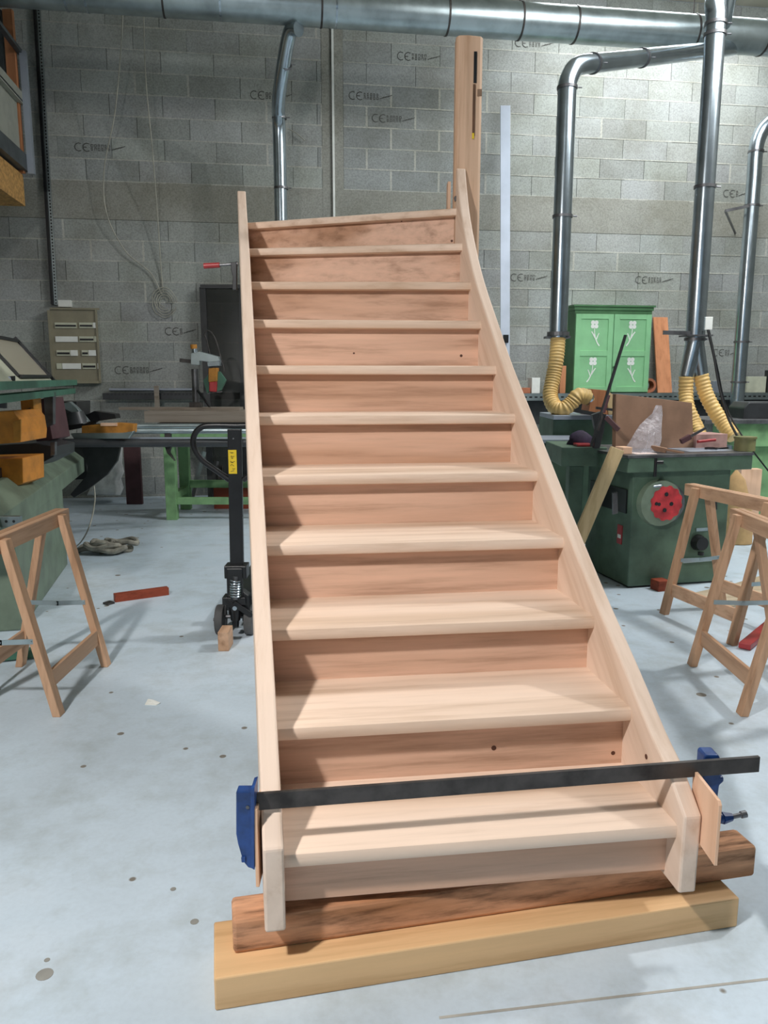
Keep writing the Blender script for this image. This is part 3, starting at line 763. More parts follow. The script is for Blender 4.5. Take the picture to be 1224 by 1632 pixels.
b = poly_at([(333,609),(345,608),(344,625),(333,624)], YR-.11, .1); obj('motor_base', b, M['redmetal'], mo, bev=.008, smooth=False)
b = poly_at([(324,606),(332,596),(334,622),(330,628)], YR-.06, .05); b = poly_at([(346,592),(350,592),(360,606),(352,622),(345,624)], YR-.06, .05, b); obj('dust_guard', b, M['tealrail'], rs, smooth=False)
b = MB(); b.sweep(crom([at(346,622,YR), at(340,590,YR+.05), at(330,545,YR+.05), at(326,532,YR+.05), at(333,527,YR+.05), at(343,540,YR+.05), at(352,570,YR+.02), at(357,590,YR), at(352,597,YR)], 8), .006, 6); obj('power_cord', b, M['darksteel'], rs)
b = MB(); b.bar(at(315,622,YR-.05), at(334,648,YR-.15), .02, .015); obj('lever', b, M['black'], rs)
b = MB(); b.bar(at(330,627,YR-.05), at(354,624,YR-.05), .012, .01); obj('guide_rod', b, M['steel'], rs)
# things stored below
def block(name, x0, x1, y0, y1, Y, dep, m, label, cat, floor=False, bev=.003):
    p = at(x0, y0, Y); q = at(x1, y1, Y); b = MB(); z0 = 0.0 if floor else q.z
    b.bb(p.x, q.x, Y, Y+dep, z0, p.z); return obj(name, b, m, None, label, cat, bev=bev, smooth=False)
block('maroon_board', 196, 226, 704, 788, 8.6, .05, M['maroon'], 'dark maroon board standing against the wall beside the white sack', 'board', True)
for i, (x0, y0, x1, y1, mm, lab) in enumerate(((303,720,325,790,'galv','pale metal bar leaning under the green bench'), (335,735,345,792,'steel','grey metal tube leaning under the bench, right of the pale bar'), (350,742,352,792,'darksteel','dark rod leaning under the bench beside the pallet truck handle'))):
    b = MB(); v_ = at(x0, y1, 8.66); v_.z = .012; b.bar(v_, at(x1, y0, 8.78), .04, .04); obj('leaning_bar', b, M[mm], None, lab, 'metal bar', smooth=False)
block('wood_stack', 340, 400, 778, 800, 8.3, .3, M['redwood'], 'low stack of red-brown timber under the green bench', 'timber', True)
# white sack
b = MB(); Ys = 8.75
OUT = [(140,790),(150,770),(148,745),(136,708),(165,704),(193,708),(192,735),(196,752),(190,765),(195,782),(192,789)]
P = [at(x, y, Ys) for x, y in OUT]
secs = []
cen = sum(P, Vector())/len(P)
for dy, sc_ in ((-.16,.55), (-.12,.85), (0,1.0), (.12,.85), (.16,.5)):
    secs.append([Vector((cen.x+(v.x-cen.x)*sc_, Ys+dy, max(.0, cen.z+(v.z-cen.z)*sc_-(1-sc_)*.1))) for v in P])
b.loft(secs); b.smooth = True; sk = obj('white_sack', b, M['sack'], None, 'crumpled white sack standing on the floor behind the black gusset', 'sack')

# ================================================================ green machine at the left
MO = gz(36,1003); MF = gz(108,900); MD = (MF-MO).normalized(); MW = Vector((-MD.y, MD.x, 0))   # along, and away from the aisle
def ml(t, w, z): return MO+MD*t+MW*w+ZU*z
def mbx(b, t0, t1, w0, w1, z0, z1):
    return b.hexa([ml(t0,w0,z0), ml(t1,w0,z0), ml(t1,w1,z0), ml(t0,w1,z0), ml(t0,w0,z1), ml(t1,w0,z1), ml(t1,w1,z1), ml(t0,w1,z1)])
mc = thing('woodworking_machine', 'large green woodworking machine with slanted window hood at the left edge', 'machine', tuple(ml(.8,.4,0)))
b = MB(); mbx(b, -.02, (MF-MO).length, 0, .8, .0, .58); body = obj('pedestal', b, M['machgrey'], mc, bev=.01, smooth=False)
b = MB(); mbx(b, .15, .42, -.006, .0, .05, .13)
P = [ml(.02,-.006,.05), ml(.02,-.006,.10), ml(.32,-.006,.10), ml(.32,-.006,.05)]
b = MB(); b.prism(P, MW*.005); obj('type_plate', b, M['black'], body)
b = MB(); secs = [[ml(t, w, z) for w, z in ((0,.57),(0,.69),(.13,.80),(.50,.80),(.50,.57))] for t in (-.35, 1.55, 1.56, 2.75)]
b.loft(secs); obj('channel_cover', b, M['machgrey'], mc, bev=.006, smooth=False)
b = MB(); mbx(b, .05, 2.7, .16, .24, .80, .86); obj('fence_rail', b, M['black'], mc, bev=.003, smooth=False)
b = MB(); mbx(b, 2.75, 2.83, -.02, .52, .50, .84); obj('end_plate', b, M['black'], mc, bev=.004, smooth=False)
YS = 6.6
b = poly_at([(128,709),(192,709),(186,735),(170,757),(140,780),(118,793),(112,788),(138,758),(140,745),(133,722)], YS, .04); obj('gusset', b, M['cover'], mc, smooth=False)
def mpoly(name, pxs, Y, th, m, par=mc, bev=.004):
    return obj(name, poly_at(pxs, Y, th), m, par, bev=bev, smooth=False)
mpoly('motor_guard', [(-60,660),(20,655),(30,667),(34,690),(33,705),(-60,712)], 4.5, .35, M['orange'])
mpoly('guard_label', [(21,672),(33,668),(33,702),(22,705)], 4.48, .012, M['ochre'], bev=.001)
mpoly('lower_guard', [(-60,733),(36,730),(37,770),(-60,812)], 4.7, .3, M['orange'])
mpoly('side_guard', [(32,636),(52,630),(56,676),(44,688),(36,684)], 5.0, .12, M['ochre'])
mpoly('guard_slot', [(41,652),(48,650),(49,678),(43,682)], 4.99, .008, M['black'], bev=.001)
mpoly('gearbox', [(54,640),(72,634),(84,700),(58,712)], 5.3, .3, M['maroon'])
mpoly('bearing_plate', [(69,630),(85,625),(85,676),(72,682)], 5.25, .04, M['steel'])
mpoly('motor_block', [(-40,712),(56,706),(86,712),(86,728),(52,745),(-40,735)], 5.1, .35, M['cover'])
mpoly('control_block', [(85,640),(122,640),(122,668),(85,676)], 6.3, .3, M['cover'])
mpoly('bracket', [(80,705),(88,704),(88,725),(80,727)], 5.05, .03, M['steel'])
mpoly('hold_down', [(86,665),(140,660),(150,655),(183,660),(185,667),(150,672),(140,680),(88,690)], 6.5, .12, M['black'])
mpoly('pressure_beam', [(130,679),(186,674),(213,676),(212,690),(130,691)], 6.45, .10, M['ochre'])
mpoly('beam_label', [(160,674),(186,674),(186,679),(160,679)], 6.43, .02, M['ply'], bev=.001)
mpoly('fence_plate', [(112,691),(195,690),(213,687),(205,699),(118,700)], 6.4, .06, M['galv'])
b = MB(); b.cyl(at(52,706,6.2), at(392,706,6.95), .035); obj('support_tube', b, M['cover'], mc)
b = MB(); b.cyl(at(150,679,6.6), at(392,679,7.05), .022); obj('guide_rail', b, M['galv'], mc)
b = MB(); b.cyl(at(205,687,6.55), at(392,687,7.05), .024); obj('guide_rail', b, M['galv'], mc)
b = MB(); b.bar(at(168,698,6.5), at(392,698,6.9), .03, .012); obj('scale_rail', b, M['alu'], mc)
mpoly('rail_stop', [(262,686),(271,685),(272,712),(270,722),(278,735),(266,722),(262,710)], 6.7, .05, M['darksteel'], bev=.002)
mpoly('arm_lever', [(96,644),(110,640),(122,650),(140,672),(132,676),(118,660),(104,652)], 6.2, .06, M['galv'])
b = MB(); b.cyl(at(118,657,6.2), at(122,676,6.2), .07, .09); obj('head_motor', b, M['cover'], mc)
# hood
def mh(t, w, z): return ml(t, w, z)
hx = [(-.75), (1.78)]
b = MB(); mbx(b, -.7, 1.95, -.10, .0, 1.335, 1.375); obj('hood_rail', b, M['tealrail'], mc, bev=.003, smooth=False)
b = MB(); mbx(b, -.7, 1.98, -.08, .02, 1.27, 1.31); obj('hood_rail', b, M['tealrail'], mc, bev=.003, smooth=False)
b = MB(); b.prism([ml(-.7,.02,1.36), ml(-.7,.27,1.67), ml(-.7,.9,1.70), ml(-.7,.9,1.36)], MD*2.35); hood = obj('hood', b, M['cream'], mc, bev=.004, smooth=False)
def hp(t, k, o=.006):
    a = ml(t,.02,1.36); c = ml(t,.27,1.67); p = a+(c-a)*k; n = (MW*-.31+ZU*.25).normalized(); return p+n*o
def hframe(t0, t1, k0, k1, w, nm, m):
    for (p, q) in ((hp(t0,k0),hp(t1,k0)), (hp(t0,k1),hp(t1,k1)), (hp(t0,k0),hp(t0,k1)), (hp(t1,k0),hp(t1,k1))):
        b = MB(); b.bar(p, q, w, w*.6); obj(nm, b, m, hood, smooth=False)
hframe(.62, 1.62, .12, .93, .035, 'window_gasket', M['black'])
b = MB(); b.prism([hp(.64,.14,.004), hp(1.6,.14,.004), hp(1.6,.91,.004), hp(.64,.91,.004)], ZU*.004); obj('hood_window', b, M['pane'], hood)
b = MB(); b.bar(hp(1.65,-.02), hp(1.65,1.0), .03, .03); obj('hood_edge', b, M['black'], hood)
b = poly_at([(3,601),(22,599),(22,607),(8,608),(8,616),(3,616)], 4.6, .02); obj('latch', b, M['black'], mc)
b = MB(); b.cyl(at(14,603.5,4.59), at(14,603.5,4.575), .012); obj('latch_knob', b, M['alu'], mc)
b = MB(); b.cyl(at(2,650,4.4), at(2,638,4.4), .03); obj('adjusting_knob', b, M['cover'], mc)
b = poly_at([(-30,824),(31,823),(33,838),(-30,844)], 3.95, .03); sb = obj('steel_angle', b, M['galv'], mc, bev=.002, smooth=False)
for px in (10, 22):
    b = MB(); p = at(px,831,3.949); b.cyl(p, p+Vector((0,-.002,0)), .007); obj('bolt_hole', b, M['black'], sb)
b = MB(); b.bar(gz(0,1045,.03), gz(58,1039,.03), .05, .04); obj('steel_flat', b, M['tealrail'], None, 'green-grey steel bar lying on the floor beneath the left sawhorse', 'steel bar', smooth=False)

# ================================================================ mezzanine corner, top left
MZ = Vector((math.sin(WT), -math.cos(WT), 0)); YE = 8.35
mz = thing('mezzanine', 'corner of a grey mezzanine with steel edge beam high at the left', 'mezzanine', (at(20,330,YE).x-.4, YE-.5, at(30,331,YE).z))
def mzb(name, px, y0, y1, w0, w1, m, ext=4.2, nearcut=0.0):
    p = at(px, y0, YE); q = at(px, y1, YE); b = MB()
    P = []
    for z in (q.z, p.z):
        for (l, w) in ((0,w0),(ext,w0),(ext,w1),(0,w1)):
            P.append(Vector((p.x,YE,z))+MZ*l-WD*w)
    b.hexa(P); return obj(name, b, m, mz, smooth=False)
mzb('edge_beam', 45, 249, 275, 0, .12, M['mezzsteel'])
mzb('floor_edge', 40, 279, 329, .02, .72, M['osb'])
mzb('parapet_panel', 36, 168, 248, .03, .06, M['mezz'])
mzb('panel_rail', 38, 150, 168, 0, .08, M['mezz'])
mzb('panel_groove', 38.5, 163, 166, -.004, .02, M['black'])
mzb('handrail', 37, 82, 88, 0, .05, M['mezzsteel'])
for l in (0.0, 1.35):
    p = at(38,84,YE); q = at(44,279,YE); b = MB(); c = Vector((p.x,YE,0))+MZ*(l+.03)
    b.box((c.x,c.y,(p.z+q.z)/2),(.06,.06,p.z-q.z), WT); obj('upright', b, M['galv'] if l else M['alu'], mz)
zfl = at(40,279,YE).z+.003
b = MB(); YV = YE-.09; b.bb(at(8,80,YV).x, at(23,80,YV).x, YV, YV+.05, zfl, at(16,14,YV).z)
obj('stored_board', b, M['orangeplank'], None, 'red-brown board standing on the mezzanine behind its railing', 'board', smooth=False)
b = MB(); b.bb(at(-60,80,YV).x, at(5,80,YV).x, YV, YV+.05, zfl, at(4,14,YV).z); obj('blue_board', b, M['mezzsteel'], None, 'blue-grey panel standing on the mezzanine at the frame edge', 'panel', smooth=False)

# ================================================================ extraction ducts
dc = at(700,25,8.25); R0 = .165
du = thing('extraction_duct', 'large galvanised extraction duct running under the roof along the wall', 'duct', tuple(dc-ZU*R0))
DS0, DS1 = (XL_-dc.x)/WD.x+.1, (XR_-dc.x)/WD.x-.1
b = MB(); b.cyl(dc+WD*DS0, dc+WD*DS1, R0, n=40); obj('duct_tube', b, M['galv'], du)
def dpx(px):
    d = ray(px, 30); n_ = Vector((-WD.y, WD.x, 0)); t = (dc-CAMP).dot(n_)/d.dot(n_); p = CAMP+d*t; return (p-dc).dot(WD)
for i, px in enumerate((108,140,262,352,512,535,712,828,915,1105,1216)):
    s_ = dpx(px); c = dc+WD*s_; b = MB(); b.ring(c, WD, R0-.002, .008 if i not in (3,5) else .004, .018, 36)
    b.smooth = True; obj('clamp_ring', b, M['darksteel'] if i in (2,4,6,7,8,9,10) else M['galv2'], du)
for px in (140, 262, 828, 1105):
    c = dc+WD*dpx(px); b = MB(); b.cyl(c+ZU*R0, Vector((c.x,c.y,CEIL-.005)), .006, n=8); obj('hanger_rod', b, M['darksteel'], du)
def pipe(name, pts, r, label, m='galv2', rings=(), k=8, cat='duct pipe', curve=True):
    P = crom(pts, k) if curve else [Vector(p) for p in pts]
    t = thing(name, label, cat, tuple(P[-1])); b = MB(); b.sweep(P, r, 24); obj('pipe', b, M[m], t)
    for q, ax in rings:
        b = MB(); b.ring(q, ax, r-.001, .009, .022, 24); b.smooth = True; obj('clamp_ring', b, M['steel'], t)
        p2 = Vector(q)+Vector((r+.012, -.01, 0)); b = MB(); b.cyl(p2, p2+Vector((.03,0,0)), .006, n=8); obj('ring_bolt', b, M['steel'], t)
    return t
pa = [at(476,46,8.02), at(462,52,8.10), at(455,80,8.2), at(450,115,8.3), at(444,160,8.5), at(444,185,8.62), at(445,215,8.68), at(447,300,8.7), at(449,470,8.7), at(449,640,8.7)]
pa = [pa[0], pa[1], pa[3], pa[4], pa[5], pa[6], pa[7], at(450,470,8.7)]
pipe('branch_pipe', pa, .068, 'narrow galvanised pipe dropping from the big duct left of the pilaster', rings=[(at(445,188,8.63), ZU), (at(448,300,8.7), ZU), (at(453,104,8.27), (pa[3]-pa[2]))])
# right hand pipe with elbow and hose
e1 = at(888,540,6.75); e0 = at(905,150,6.75); xs = (e1.x+e0.x)/2
q0 = Vector((xs, 6.75, at(888,538,6.75).z)); q1 = Vector((xs, 6.75, at(905,140,6.75).z))
far = at(1168,76,8.72); mid = at(945,101,6.95)
el = crom([q1, Vector((xs+.01,6.76,q1.z+.06)), at(915,110,6.8), at(928,103,6.86), mid], 4)
pts = [q0]+el+[mid+(far-mid)*.3, mid+(far-mid)*.7, far]
hz = (far-mid)
pr1 = pipe('branch_pipe', pts, .074, 'galvanised pipe bending down from the duct to the beige U-shaped hose', rings=[(q1, ZU), (mid, hz), (mid+hz*.3, hz), (Vector((xs,6.75,at(895,345,6.75).z)), ZU)], curve=False)
b = MB(); b.bb(xs-.10, xs+.10, 6.72, 6.86, q0.z-.005, q0.z+.012); b.ring(q0+ZU*.03, ZU, .073, .02, .03); obj('gate_flange', b, M['steel'], pr1, smooth=False)
def hose(pts, r, label, pitch=.026, end=None):
    P = crom(pts, 30); L = [0]
    for a, c in zip(P, P[1:]): L.append(L[-1]+(c-a).length)
    # resample evenly
    n_ = int(L[-1]/(pitch/6)); Q = []; j = 0
    for i in range(n_+1):
        d = L[-1]*i/n_
        while j < len(L)-2 and L[j+1] < d: j += 1
        t = (d-L[j])/max(1e-9, L[j+1]-L[j]); Q.append(P[j]+(P[j+1]-P[j])*t)
    rr = [r*(1+.055*math.sin(2*PI*i/6)) for i in range(n_+1)]
    t = thing('extraction_hose', label, 'hose', tuple(Q[-1])); b = MB(); b.sweep(Q, rr, 22); obj('corrugated_tube', b, M['beigehose'], t)
    if end:
        b = MB(); d = (Q[-1]-Q[-4]).normalized(); b.cyl(Q[-1]-d*.03, Q[-1]+d*.05, r*1.03); obj('end_collar', b, M['galv2'], t)
    return t
YH = 6.72
hose([q0-ZU*.008, at(887,570,YH), at(882,600,YH-.02), at(877,630,YH-.08), at(884,648,YH-.15), at(897,652,YH-.2), at(910,643,YH-.2), at(921,631,YH-.2), at(933,632,YH-.18), at(940,635,YH-.16)], .062, 'beige ridged hose hanging in a U from the galvanised pipe', end=True)
# vertical front pipe
v1 = at(1103,545,6.2); v0 = at(1146,25,6.2); xv = (v1.x+v0.x)/2
vz = [Vector((xv,6.2,v1.z)), Vector((xv,6.2,v0.z)), Vector((xv,6.24,v0.z+.12)), Vector((xv+.12,6.5,v0.z+.38)), Vector((xv+.5,7.2,v0.z+.75)), at(1152,42,8.62)]
P = [vz[0]]+crom(vz[1:], 6)
pr2 = pipe('branch_pipe', P, .072, 'bright vertical galvanised pipe in front, ending in a fork with two hoses', rings=[(Vector((xv,6.2,at(1125,298,6.2).z)), ZU), (Vector((xv,6.2,at(1140,55,6.2).z)), ZU), (Vector((xv,6.2,at(1140,38,6.2).z)), ZU), (Vector((xv,6.2,v1.z+.02)), ZU)], curve=False)
fl0, fr0 = at(1094,600,6.2), at(1117,598,6.22)
b = MB(); b.cyl((xv,6.2,v1.z), fl0, .068, .056, 24); b.cyl((xv,6.2,v1.z), fr0, .068, .056, 24); obj('fork', b, M['galv2'], pr2)
b = MB(); b.bar(at(1057,530,6.15), at(1100,531,6.15), .02, .03); b.box((xv,6.19,v1.z+.045), (.2,.17,.012)); obj('damper_lever', b, M['steel'], pr2)
b = MB(); b.bb(at(1124,515,6.14).x, at(1136,515,6.14).x, 6.14, 6.24, at(1130,526,6.14).z, at(1130,505,6.14).z); sbx = obj('switch_box', b, M['white'], pr2, bev=.004, smooth=False)
hose([fl0, at(1093,625,6.2), at(1096,650,6.15), at(1107,675,6.1), at(1116,697,6.0)], .054, 'left of the two beige ridged hoses below the forked pipe', .03)
hose([fr0, at(1124,625,6.2), at(1136,650,6.15), at(1152,675,6.1), at(1170,697,6.0)], .056, 'right of the two beige ridged hoses, slanting down to the olive tin', .03)
b = MB(); b.sweep(crom([at(1128,526,6.12), at(1138,570,6.05), at(1147,620,6.0), at(1160,665,5.9), at(1176,697,5.75)], 8), .009, 8); obj('power_cable', b, M['black'], None, 'thick black cable from the white switch box down to the olive tin', 'cable')
b = MB(); b.sweep(crom([at(1130,526,6.13), at(1143,585,6.08), at(1158,650,6.0), at(1190,705,5.85), at(1240,770,5.8)], 8), .006, 8); obj('power_cable', b, M['black'], None, 'thin black cable sagging from the white switch box to the right edge', 'cable')
# far right pipe
X3 = [at(1260,180,9.1), at(1232,192,9.2), at(1215,208,9.25), at(1207,235,9.25)]
z3b = at(1172,690,9.2); x3 = (X3[-1].x+z3b.x)/2
P = crom(X3[:3]+[Vector((x3,9.25,X3[3].z)), Vector((x3,9.25,X3[3].z-.3))], 5)+[Vector((x3,9.25,z3b.z-.4))]
pr3 = pipe('branch_pipe', P, .078, 'galvanised pipe at the right frame edge standing close to the wall', rings=[(Vector((x3,9.25,at(1200,328,9.25).z)), ZU), (Vector((x3,9.25,at(1200,242,9.25).z)), ZU), (Vector((x3,9.25,at(1180,545,9.25).z)), ZU), (Vector((x3,9.25,at(1175,609,9.25).z)), ZU)], curve=False)
b = MB(); b.bar(at(1156,336,9.2), at(1200,327,9.2), .02, .03); b.bar(at(1156,336,9.2), onwall(1172,372,.01), .02, .02); obj('wall_bracket', b, M['steel'], pr3)
b = MB(); b.cyl(onwall(1214,250,.03), onwall(1187,602,.03), .012, n=8); cb_ = obj('conduit_pipe', b, M['white'], None, 'thin white conduit on the wall beside the far right pipe', 'conduit')
wallbox('junction_box', 1184, 1196, 602, 612, .06, M['black'], label='small black junction box at the foot of the white conduit', cat='junction box')

# ================================================================ wall shelf right, cabinet, boards
SHZ = 1.20
pL, pR = onwall(800,640,.5), onwall(1224,640,.5)
s0 = (pL-Vector((0,WALL0,0))).dot(WD)-.25; s1 = SR-.1
sh = thing('wall_shelf', 'long dark shelf on the wall carrying the green cabinet', 'shelf', tuple(wp((s0+s1)/2, SHZ-.35, .2)))
b = MB(); wbox(b, s0, s1, SHZ-.03, SHZ, .006, .52); obj('shelf_board', b, M['cover'], sh, smooth=False)
b = MB(); wbox(b, s0, s1, SHZ-.37, SHZ-.08, .30, .33); obj('under_shelf_shade', b, M['cover'], sh, smooth=False)  # dark board added to stand for the shade below the shelf
b = MB(); wbox(b, s0, s1, SHZ-.08, SHZ+.004, .52, .535); pf = obj('perforated_strip', b, M['galv'], sh, smooth=False)
b = MB(); s_ = s0+.05
while s_ < s1-.1: wbox(b, s_, s_+.035, SHZ-.048, SHZ-.032, .535, .537); s_ += .065
o = obj('strip_hole', b, M['black'], pf, smooth=False); o['kind'] = 'stuff'
OFC = .40
def wl(px, py, off):
    p = onwall(px, py, off); return (p-Vector((0,WALL0,0))).dot(WD), p.z
c0, _ = wl(916, 560, OFC); c1, _ = wl(1037, 560, OFC); _, cz1 = wl(975, 486, OFC); cz0 = SHZ+.004
gc = thing('wall_cupboard', 'green two-door cupboard with white painted flowers standing on the wall shelf', 'cupboard', tuple(wp((c0+c1)/2, cz0, .2)))
b = MB(); wbox(b, c0, c1, cz0, cz1-.02, .01, OFC-.03); obj('carcass', b, M['cabdark'], gc, smooth=False)
b = MB()
for k, (zz0, zz1, e) in enumerate(((cz1-.10,cz1-.06,.004),(cz1-.06,cz1-.02,.018),(cz1-.02,cz1,.035))):
    wbox(b, c0-e, c1+e, zz0, zz1, .008, OFC-.03+e)
obj('cornice', b, M['cabdark'], gc, smooth=False)
cm = (c0+c1)/2
def flower(door, s, z0, z1, flip):
    b = MB(); W_ = OFC+.0065
    def pt(x, y): return wp(s+x*flip, z0+y*(z1-z0), W_-.022)
    def blob(x, y, r):
        b.prism([pt(x+r*math.cos(a), y)+ZU*r*math.sin(a) for a in [2*PI*i/12 for i in range(12)]], WN*.002)
    for dx, dz in ((-.022,.022),(.022,.022),(-.022,-.022),(.022,-.022)):
        cpt = (dx, .86+dz/(z1-z0)); blob(cpt[0], cpt[1], .025)
    def stroke(P, w0, w1):
        for i, (p, q) in enumerate(zip(P, P[1:])):
            a = pt(*p); c = pt(*q); d = (c-a).normalized(); n_ = d.cross(WN).normalized(); w = w0+(w1-w0)*i/len(P)
            b.prism([a-n_*w, c-n_*w, c+n_*w, a+n_*w], WN*.0015)
    stroke([(-.0,.72),(.005,.5),(.02,.3),(.045,.12),(.07,.02)], .004, .009)
    stroke([(.015,.33),(-.01,.47),(-.035,.58)], .008, .003); stroke([(.03,.28),(.045,.42),(.06,.52)], .006, .002)
    obj('painted_flower', b, M['white'], door, smooth=False)
for k, (d0, d1) in enumerate(((c0+.005, cm-.004), (cm+.004, c1-.005))):
    z0, z1 = cz0+.01, cz1-.105
    b = MB(); wbox(b, d0, d1, z0, z1, OFC-.03, OFC-.018); dr_ = obj('door', b, M['cabgreen'], gc, smooth=False)
    w_ = .065; zm = z0+(z1-z0)*.50
    for (a0,a1,h0,h1) in ((d0,d0+w_,z0,z1),(d1-w_,d1,z0,z1),(d0+w_,d1-w_,z0,z0+w_),(d0+w_,d1-w_,z1-w_*.9,z1),(d0+w_,d1-w_,zm-w_/2,zm+w_/2)):
        b = MB(); wbox(b, a0, a1, h0, h1, OFC-.018, OFC-.006); obj('frame_rail', b, M['cabgreen'], dr_, bev=.002, smooth=False)
    for j, (h0, h1) in enumerate(((z0+w_+.05, zm-w_/2-.02), (zm+w_/2+.05, z1-w_-.015))):
        flower(dr_, (d0+d1)/2+(.0 if k else -.0), h0, h1, (1 if (j == 0) == (k == 1) else -1))
b = MB(); p = wp(cm+.02, cz0+(cz1-cz0)*.30, OFC-.004); b.cyl(p, p+WN*.02, .012); obj('door_knob', b, M['cabdark'], gc)
def shelfthing(name, x0, x1, ytop, off, dep, m, label, cat, bev=.003):
    a, _ = wl(x0, 600, off); c, _ = wl(x1, 600, off); _, z1 = wl((x0+x1)/2, ytop, off); b = MB(); wbox(b, a, c, SHZ+.002, z1, off-dep, off)
    return obj(name, b, m, None, label, cat, bev=bev, smooth=False)
shelfthing('white_box', 848, 861, 602, .40, .15, M['white'], 'small white box on the wall shelf left of the beige hose', 'box')
shelfthing('wood_offcut', 815, 846, 618, .42, .1, M['terracotta'], 'small low brown offcut on the shelf left of the white box', 'timber offcut')
shelfthing('timber_bundle', 893, 902, 583, .45, .12, M['orangeplank'], 'reddish timber offcuts standing on the shelf behind the beige hose', 'timber')
shelfthing('cream_box', 1192, 1222, 600, .40, .2, M['cream'], 'cream box on the wall shelf right of the white conduit', 'box')
shelfthing('dark_bottle', 1226, 1242, 590, .44, .1, M['black'], 'dark object on the shelf at the right frame edge', 'bottle')
shelfthing('grey_can', 1138, 1150, 607, .40, .1, M['alu'], 'small grey can on the wall shelf between the ridged hose and right pipe', 'can')
a, za = wl(1047,620,.30); c, zc = wl(1070,620,.30); _, zt_ = wl(1058,505,.1)
b = MB(); P = [wp(a,SHZ+.002,.30), wp(c,SHZ+.002,.30), wp(c,SHZ+.002,.325), wp(a,SHZ+.002,.325), wp(a+.03,zt_,.02), wp(c+.03,zt_,.02), wp(c+.03,zt_,.045), wp(a+.03,zt_,.045)]
b.hexa(P); obj('orange_board', b, M['orangeplank'], None, 'orange-brown wooden board leaning on the wall right of the green cupboard', 'board', bev=.002, smooth=False)
a, _ = wl(1035,606,.35); b = MB(); cc = wp(a, SHZ+.09, .30); b.ring(cc, WN, .058, .03, .12, 24); b.smooth = True; obj('clay_ring', b, M['terracotta'], None, 'open brown cardboard tube standing beside the green cupboard', 'tube')
# aluminium board
Yb = at(805,168,9.62)
b = MB(); p0, p1 = at(797.5,168,9.60), at(813.5,168,9.60); k_ = at(797.5,545,9.2), at(812.5,545,9.2)
def down(p, q, z=0):
    d = q-p; return p+d*((z-p.z)/d.z)
g0, g1 = down(p0,k_[0]), down(p1,k_[1]); th = Vector((0,.025,0)); b.hexa([g0, g1, g1+th, g0+th, p0, p1, p1+th, p0+th])
ab = obj('aluminium_board', b, M['alu'], None, 'tall narrow aluminium straightedge leaning on the wall right of the post', 'straightedge', bev=.002, smooth=False)
b = MB(); p = at(806,540,9.16); b.box(p, (.06,.03,.09)); obj('black_clip', b, M['black'], ab, smooth=False)

# ================================================================ table saw, right
TA = math.radians(13)
TX = Vector((math.cos(TA), math.sin(TA), 0)); TY = Vector((-math.sin(TA), math.cos(TA), 0))
TO = gz(1000,938)
def tp(x, y, z): return TO+TX*x+TY*y+ZU*z
def tbx(b, x0, x1, y0, y1, z0, z1):
    return b.hexa([tp(x0,y0,z0), tp(x1,y0,z0), tp(x1,y1,z0), tp(x0,y1,z0), tp(x0,y0,z1), tp(x1,y0,z1), tp(x1,y1,z1), tp(x0,y1,z1)])
def tface(px, py, y=0.0):
    """point on the saw's front face plane"""
    d = ray(px, py); o = TO+TY*y; t = (o-CAMP).dot(TY)/d.dot(TY); p = CAMP+d*t; return p
def tq(b, pxs, y0, y1):
    P = [tface(a, c, y0) for a, c in pxs]; b.prism(P, TY*(y1-y0)); return b
ts = thing('table_saw', 'dark green table saw with a red disc, cluttered top, right of the staircase', 'table saw', tuple(tp(.38,.3,0)))
bz = tface(1000,752).z; bw = (tface(1152,925)-TO).dot(TX)
b = MB(); tbx(b, 0, bw, 0, .62, .012, bz); tb_ = obj('cabinet', b, M['machgreen'], ts, bev=.008, smooth=False)
b = MB(); tbx(b, .02, bw-.02, .02, .60, 0, .02); obj('plinth', b, M['black'], ts)
tz0, tz1 = bz, bz+.095
xa = (tface(930,740,-.06)-TO).dot(TX); xb = (tface(1199,740,-.06)-TO).dot(TX)
b = MB(); tbx(b, -.08, xb, -.06, .72, tz0, tz1); obj('apron', b, M['machgreen'], ts, bev=.005, smooth=False)
b = MB(); tbx(b, -.085, xb+.005, -.065, .725, tz1, tz1+.018); tt = obj('table_top', b, M['steel'], ts, bev=.003, smooth=False); ttz = tz1+.018
# sliding wing on the left, lower
wz = at(940,741,5.5).z
b = MB(); p, q = at(893,712,5.45), at(1000,742,5.45); b.bb(p.x, tp(-.085,0,0).x-.01, 5.40, 5.95, q.z, p.z); obj('side_wing', b, M['machgreen'], ts, bev=.006, smooth=False)
b = MB(); p, q = at(905,742,5.6), at(925,800,5.6); b.bb(p.x, q.x, 5.55, 5.65, 0, p.z); obj('wing_leg', b, M['machgreen'], ts, bev=.004, smooth=False)
b = MB(); tbx(b, -.01, 0, .06, .56, .50, .66); b2 = obj('side_grille', b, M['black'], tb_, smooth=False)
b = MB(); tbx(b, -.006, 0, .10, .16, .28, .41); stk = obj('warning_sticker', b, M['redmetal'], tb_, label='small red and white sticker')
b = MB(); tbx(b, -.008, -.006, .11, .15, .32, .345); obj('sticker_field', b, M['white'], stk)
